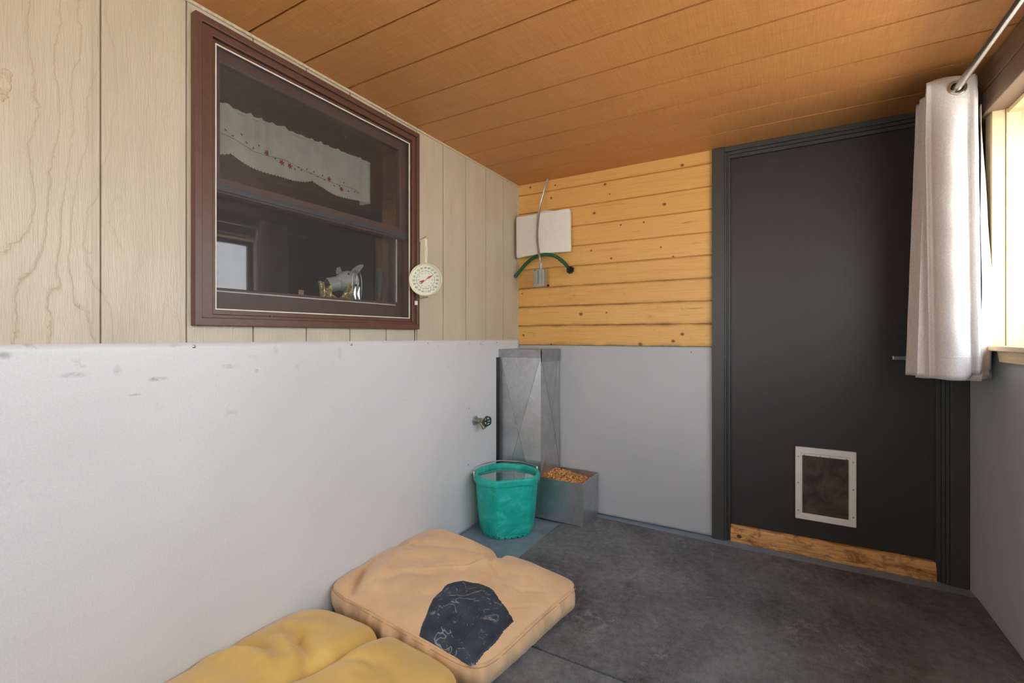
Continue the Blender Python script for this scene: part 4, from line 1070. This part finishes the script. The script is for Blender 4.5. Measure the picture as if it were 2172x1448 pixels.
# ------------------------------------------------------------------ valance behind the window
va = empty('valance', (-1.79, 1.28, 1.97), 'white embroidered valance with scalloped hem behind the upper window pane', 'curtain')
VX = -1.765
def vzb(y):
    u = (y-.62)/.345; s_ = abs(math.sin(math.pi*u)); b_ = 1.796-.030*s_**.6
    return b_-.0045*abs(math.sin(math.pi*(y/.0125)))
def vx(y, z):
    k = min(1, max(0, (z-vzb(y))/.19)); g_ = k**2
    return VX+.006*math.sin(y*95+math.sin(y*23)*3)*g_+.007*math.sin(y*33+1)*(.4+.6*(1-g_))+.0
n, m_ = 420, 26; P = np.zeros((n, m_, 3))
for i in range(n):
    y = .80+(1.642-.80)*i/(n-1); zt = 1.967+.010*(y-.94)/.7+.003*math.sin(y*140)+.002*math.sin(y*61)
    for j in range(m_):
        z = zt+(vzb(y)-zt)*j/(m_-1); P[i, j] = (vx(y, z), y, z)
vc = mk('valance_cloth', grid_mesh(P), M['valance'], va, smooth=60)
bm = bmesh.new()
n2 = 16; Q = np.zeros((n2, 14, 3))
for i in range(n2):
    for j in range(14): Q[i, j] = (VX-.075*i/(n2-1), 1.642+.012*math.sin(i*.8)*.3+.0*i, 1.975-.20*j/13)
mk('valance_return', grid_mesh(Q), M['valance'], va, smooth=60)
def petal(bm, c0, ang, l, w_):
    ca, sa = math.cos(ang), math.sin(ang); vs = []
    for k in range(8):
        t = k*2*math.pi/8; a = l/2*(1+math.cos(t)); b = w_/2*math.sin(t); vs.append(bm.verts.new((vx(c0[0], c0[1])+.0022, c0[0]+a*ca-b*sa, c0[1]+a*sa+b*ca)))
    bm.faces.new(vs)
for (y, z) in ((1.108, 1.843), (1.165, 1.822), (1.205, 1.822), (1.398, 1.824), (1.47, 1.80)):
    br = bmesh.new()
    for k in range(6): petal(br, (y, z), k*math.pi/3+.3, .013, .006)
    mk('flower_embroidery', br, M['stitch_red'], va, label='rust red stitched flower')
bl = bmesh.new()
for (y, z, a) in ((.95, 1.868, 2.6), (.965, 1.858, .2), (1.01, 1.874, 2.2), (1.03, 1.852, 2.4), (1.055, 1.84, 1.4), (1.08, 1.858, 2.3), (1.135, 1.826, .9), (1.245, 1.83, .5), (1.235, 1.815, 2.2), (1.26, 1.822, .6), (1.285, 1.83, 1.), (1.30, 1.82, .3), (1.315, 1.828, .9), (1.33, 1.815, .2), (1.355, 1.822, 1.), (1.365, 1.81, .4), (1.435, 1.80, 2.4), (1.455, 1.812, .2), (1.478, 1.828, .8), (1.50, 1.795, .5), (1.535, 1.80, 1.), (1.56, 1.80, 2.4)):
    petal(bl, (y, z), a, .011, .005)
tube(bl, [(vx(y, 1.845-.045*(y-.94)/.6)+.0022, y, 1.848-.040*(y-.94)/.6+.006*math.sin(y*22)) for y in np.linspace(.93, 1.57, 90)], .0007, 4)
mk('leaf_embroidery', bl, M['stitch_grn'], va, label='grey green stitched leaves and stem')
mk('valance_rod', tube(bmesh.new(), [(VX-.004, .78, 1.955), (VX-.004, 1.64, 1.972)], .006, 8), M['valance'], va)
bm = bmesh.new(); tube(bm, spline([(-1.742, 1.458, 2.074), (-1.742, 1.458, 2.045), (-1.742, 1.462, 2.030), (-1.742, 1.470, 2.030), (-1.742, 1.474, 2.040)], 8), .0018, 8)
mk('wire_hook', bm, M['brass'], loc=(-1.742, 1.46, 2.074), smooth=50, label='small wire hook hanging above the valance', cat='hook')

# ------------------------------------------------------------------ ornaments on the window stool
SZ = 1.2755
pg = empty('pig_figurine', (-1.715, 1.43, SZ), 'white ceramic pig with raised snout behind the lower window pane', 'figurine')
ax_ = Vector((-.30, -.90, -.24)).normalized()
hc = Vector((-1.735, 1.478, 1.370))
bm = bmesh.new()
pr_ = [(.0001, -.050), (.022, -.048), (.040, -.036), (.050, -.012), (.050, .010), (.043, .030), (.036, .042)]
lathe(bm, pr_, hc, ax_, 40)
pr2 = [(.036, .042)]
for k in range(8): pr2 += [(.0325, .045+k*.0055), (.0335, .0475+k*.0055)]
pr2 += [(.033, .090), (.030, .094), (.024, .092), (.022, .086), (.0001, .086)]
lathe(bm, pr2, hc, ax_, 40); bmesh.ops.remove_doubles(bm, verts=bm.verts, dist=1e-5); fixn(bm)
lathe(bm, [(.0001, -.035), (.030, -.030), (.036, 0), (.032, .035), (.030, .040)], hc+Vector((0, .02, -.050)), (0, 0, -1), 30)
mk('body', bm, M['kwhite'], pg, smooth=45)
mk('snout_disc', fixn(lathe(bmesh.new(), [(.0001, .0875), (.0235, .0875), (.0275, .0935), (.0295, .0955), (.0275, .0965), (.0001, .0925)], hc, ax_, 32)), M['dark'], pg, smooth=45, label='dark hollow snout end')
def ear_(c0, up_, ln, wd, tw):
    bm = bmesh.new(); u_ = Vector(up_).normalized(); s_ = u_.cross(ax_).normalized(); s_ = (Matrix.Rotation(tw, 3, u_) @ s_); nn_ = u_.cross(s_); rows = []
    for i in range(9):
        t = i/8; w_ = wd*math.sin(math.pi*min(1, .16+.80*t))**.7
        rows.append([bm.verts.new(Vector(c0)+u_*ln*t+s_*w_*(j/4-1)+nn_*(.012*(1-(j/4-1)**2)+.010*t*t)) for j in range(9)])
    for i in range(8):
        for j in range(8): bm.faces.new((rows[i][j], rows[i][j+1], rows[i+1][j+1], rows[i+1][j]))
    o = mk('ear', bm, M['kwhite'], pg, smooth=60); mm = o.modifiers.new('s', 'SOLIDIFY'); mm.thickness = .005; mm.offset = 0
ear_(hc+Vector((.022, .012, .035)), (.10, .50, .80), .066, .030, .3)
ear_(hc+Vector((-.040, -.012, .030)), (-.2, -.35, .85), .036, .018, .3)
for e in ((.032, -.022, .030), (-.030, -.030, .030)):
    bm = bmesh.new(); bmesh.ops.create_uvsphere(bm, u_segments=12, v_segments=8, radius=.0055, matrix=Matrix.Translation(hc+Vector(e)))
    mk('eye', bm, M['blackpl'], pg, smooth=60)
gd = bmesh.new(); gy = lambda a: a
def slabp(pts, x, d_=.012):
    prism(gd, [(x, a, b) for a, b in pts], (d_, 0, 0))
slabp([(1.300, SZ), (1.292, 1.352), (1.318, 1.350), (1.322, SZ)], -1.70); slabp([(1.322, SZ), (1.325, 1.322), (1.360, 1.345), (1.356, SZ)], -1.705)
slabp([(1.352, SZ), (1.356, 1.300), (1.372, 1.292), (1.392, SZ)], -1.698); slabp([(1.392, SZ), (1.452, 1.352), (1.487, 1.340), (1.440, SZ)], -1.696); fixn(gd)
bmesh.ops.subdivide_edges(gd, edges=gd.edges, cuts=3, use_grid_fill=True)
for v_ in gd.verts: v_.co.x += .004*math.sin(v_.co.y*190)+.002*math.sin(v_.co.z*260)
mk('glitter_ornament', gd, M['gold'], loc=(-1.69, 1.38, SZ), bevel=.001, label='crumpled gold glitter ornament in front of the pig', cat='ornament')
for i, (oy, ox, lab) in enumerate(((1.476, -1.684, 'left of the two silver wire loops with a bead, by the gold ornament'), (1.498, -1.684, 'right of the two silver wire loops with a bead, by the gold ornament'))):
    so_ = empty('silver_loop', (ox, oy, SZ), lab, 'ornament', 'silver loop ornaments beside the pig')
    zc = 1.360
    loop = [Vector((ox, oy+.0165*math.sin(t), zc+.070*math.cos(t)*(1 if math.cos(t) > 0 else 1.0))) for t in [k*2*math.pi/48 for k in range(48)]]
    lo = min(p.z for p in loop)
    for p in loop: p.z += SZ+.002-lo
    bm = bmesh.new(); tube(bm, loop, .0012, 6, closed=True); mk('wire', bm, M['silver'], so_, smooth=60)
    bm = bmesh.new(); pts = []
    zb = SZ+.003; zt_ = zb+.072
    rows = []
    for a in range(13):
        t = a/12; w_ = .0125*math.sin(math.pi*(.06+.90*t))**.8
        rows.append([bm.verts.new((ox+.005*(1-(j/4-1)**2), oy+w_*(j/4-1)+.002, zb+(zt_-zb)*t)) for j in range(9)])
    for a in range(12):
        for j in range(8): bm.faces.new((rows[a][j], rows[a][j+1], rows[a+1][j+1], rows[a+1][j]))
    lf = mk('leaf', bm, M['silver'], so_, smooth=60); mm = lf.modifiers.new('s', 'SOLIDIFY'); mm.thickness = .0012
    bm = bmesh.new(); bmesh.ops.create_uvsphere(bm, u_segments=12, v_segments=8, radius=.005, matrix=Matrix.Translation((ox+.003, oy, zt_+.001)))
    mk('bead', bm, M['blackpl'], so_, smooth=60)
bm = bmesh.new(); lathe(bm, [(.0001, 0), (.009, 0), (.010, .004), (.011, .026), (.009, .031), (.0001, .032)], (-1.70, 1.213, SZ), (0, 0, 1), 20); fixn(bm)
mk('cork_stopper', bm, M['cork'], loc=(-1.70, 1.213, SZ), smooth=40, label='small tan cork on the window stool left of the pig', cat='cork')
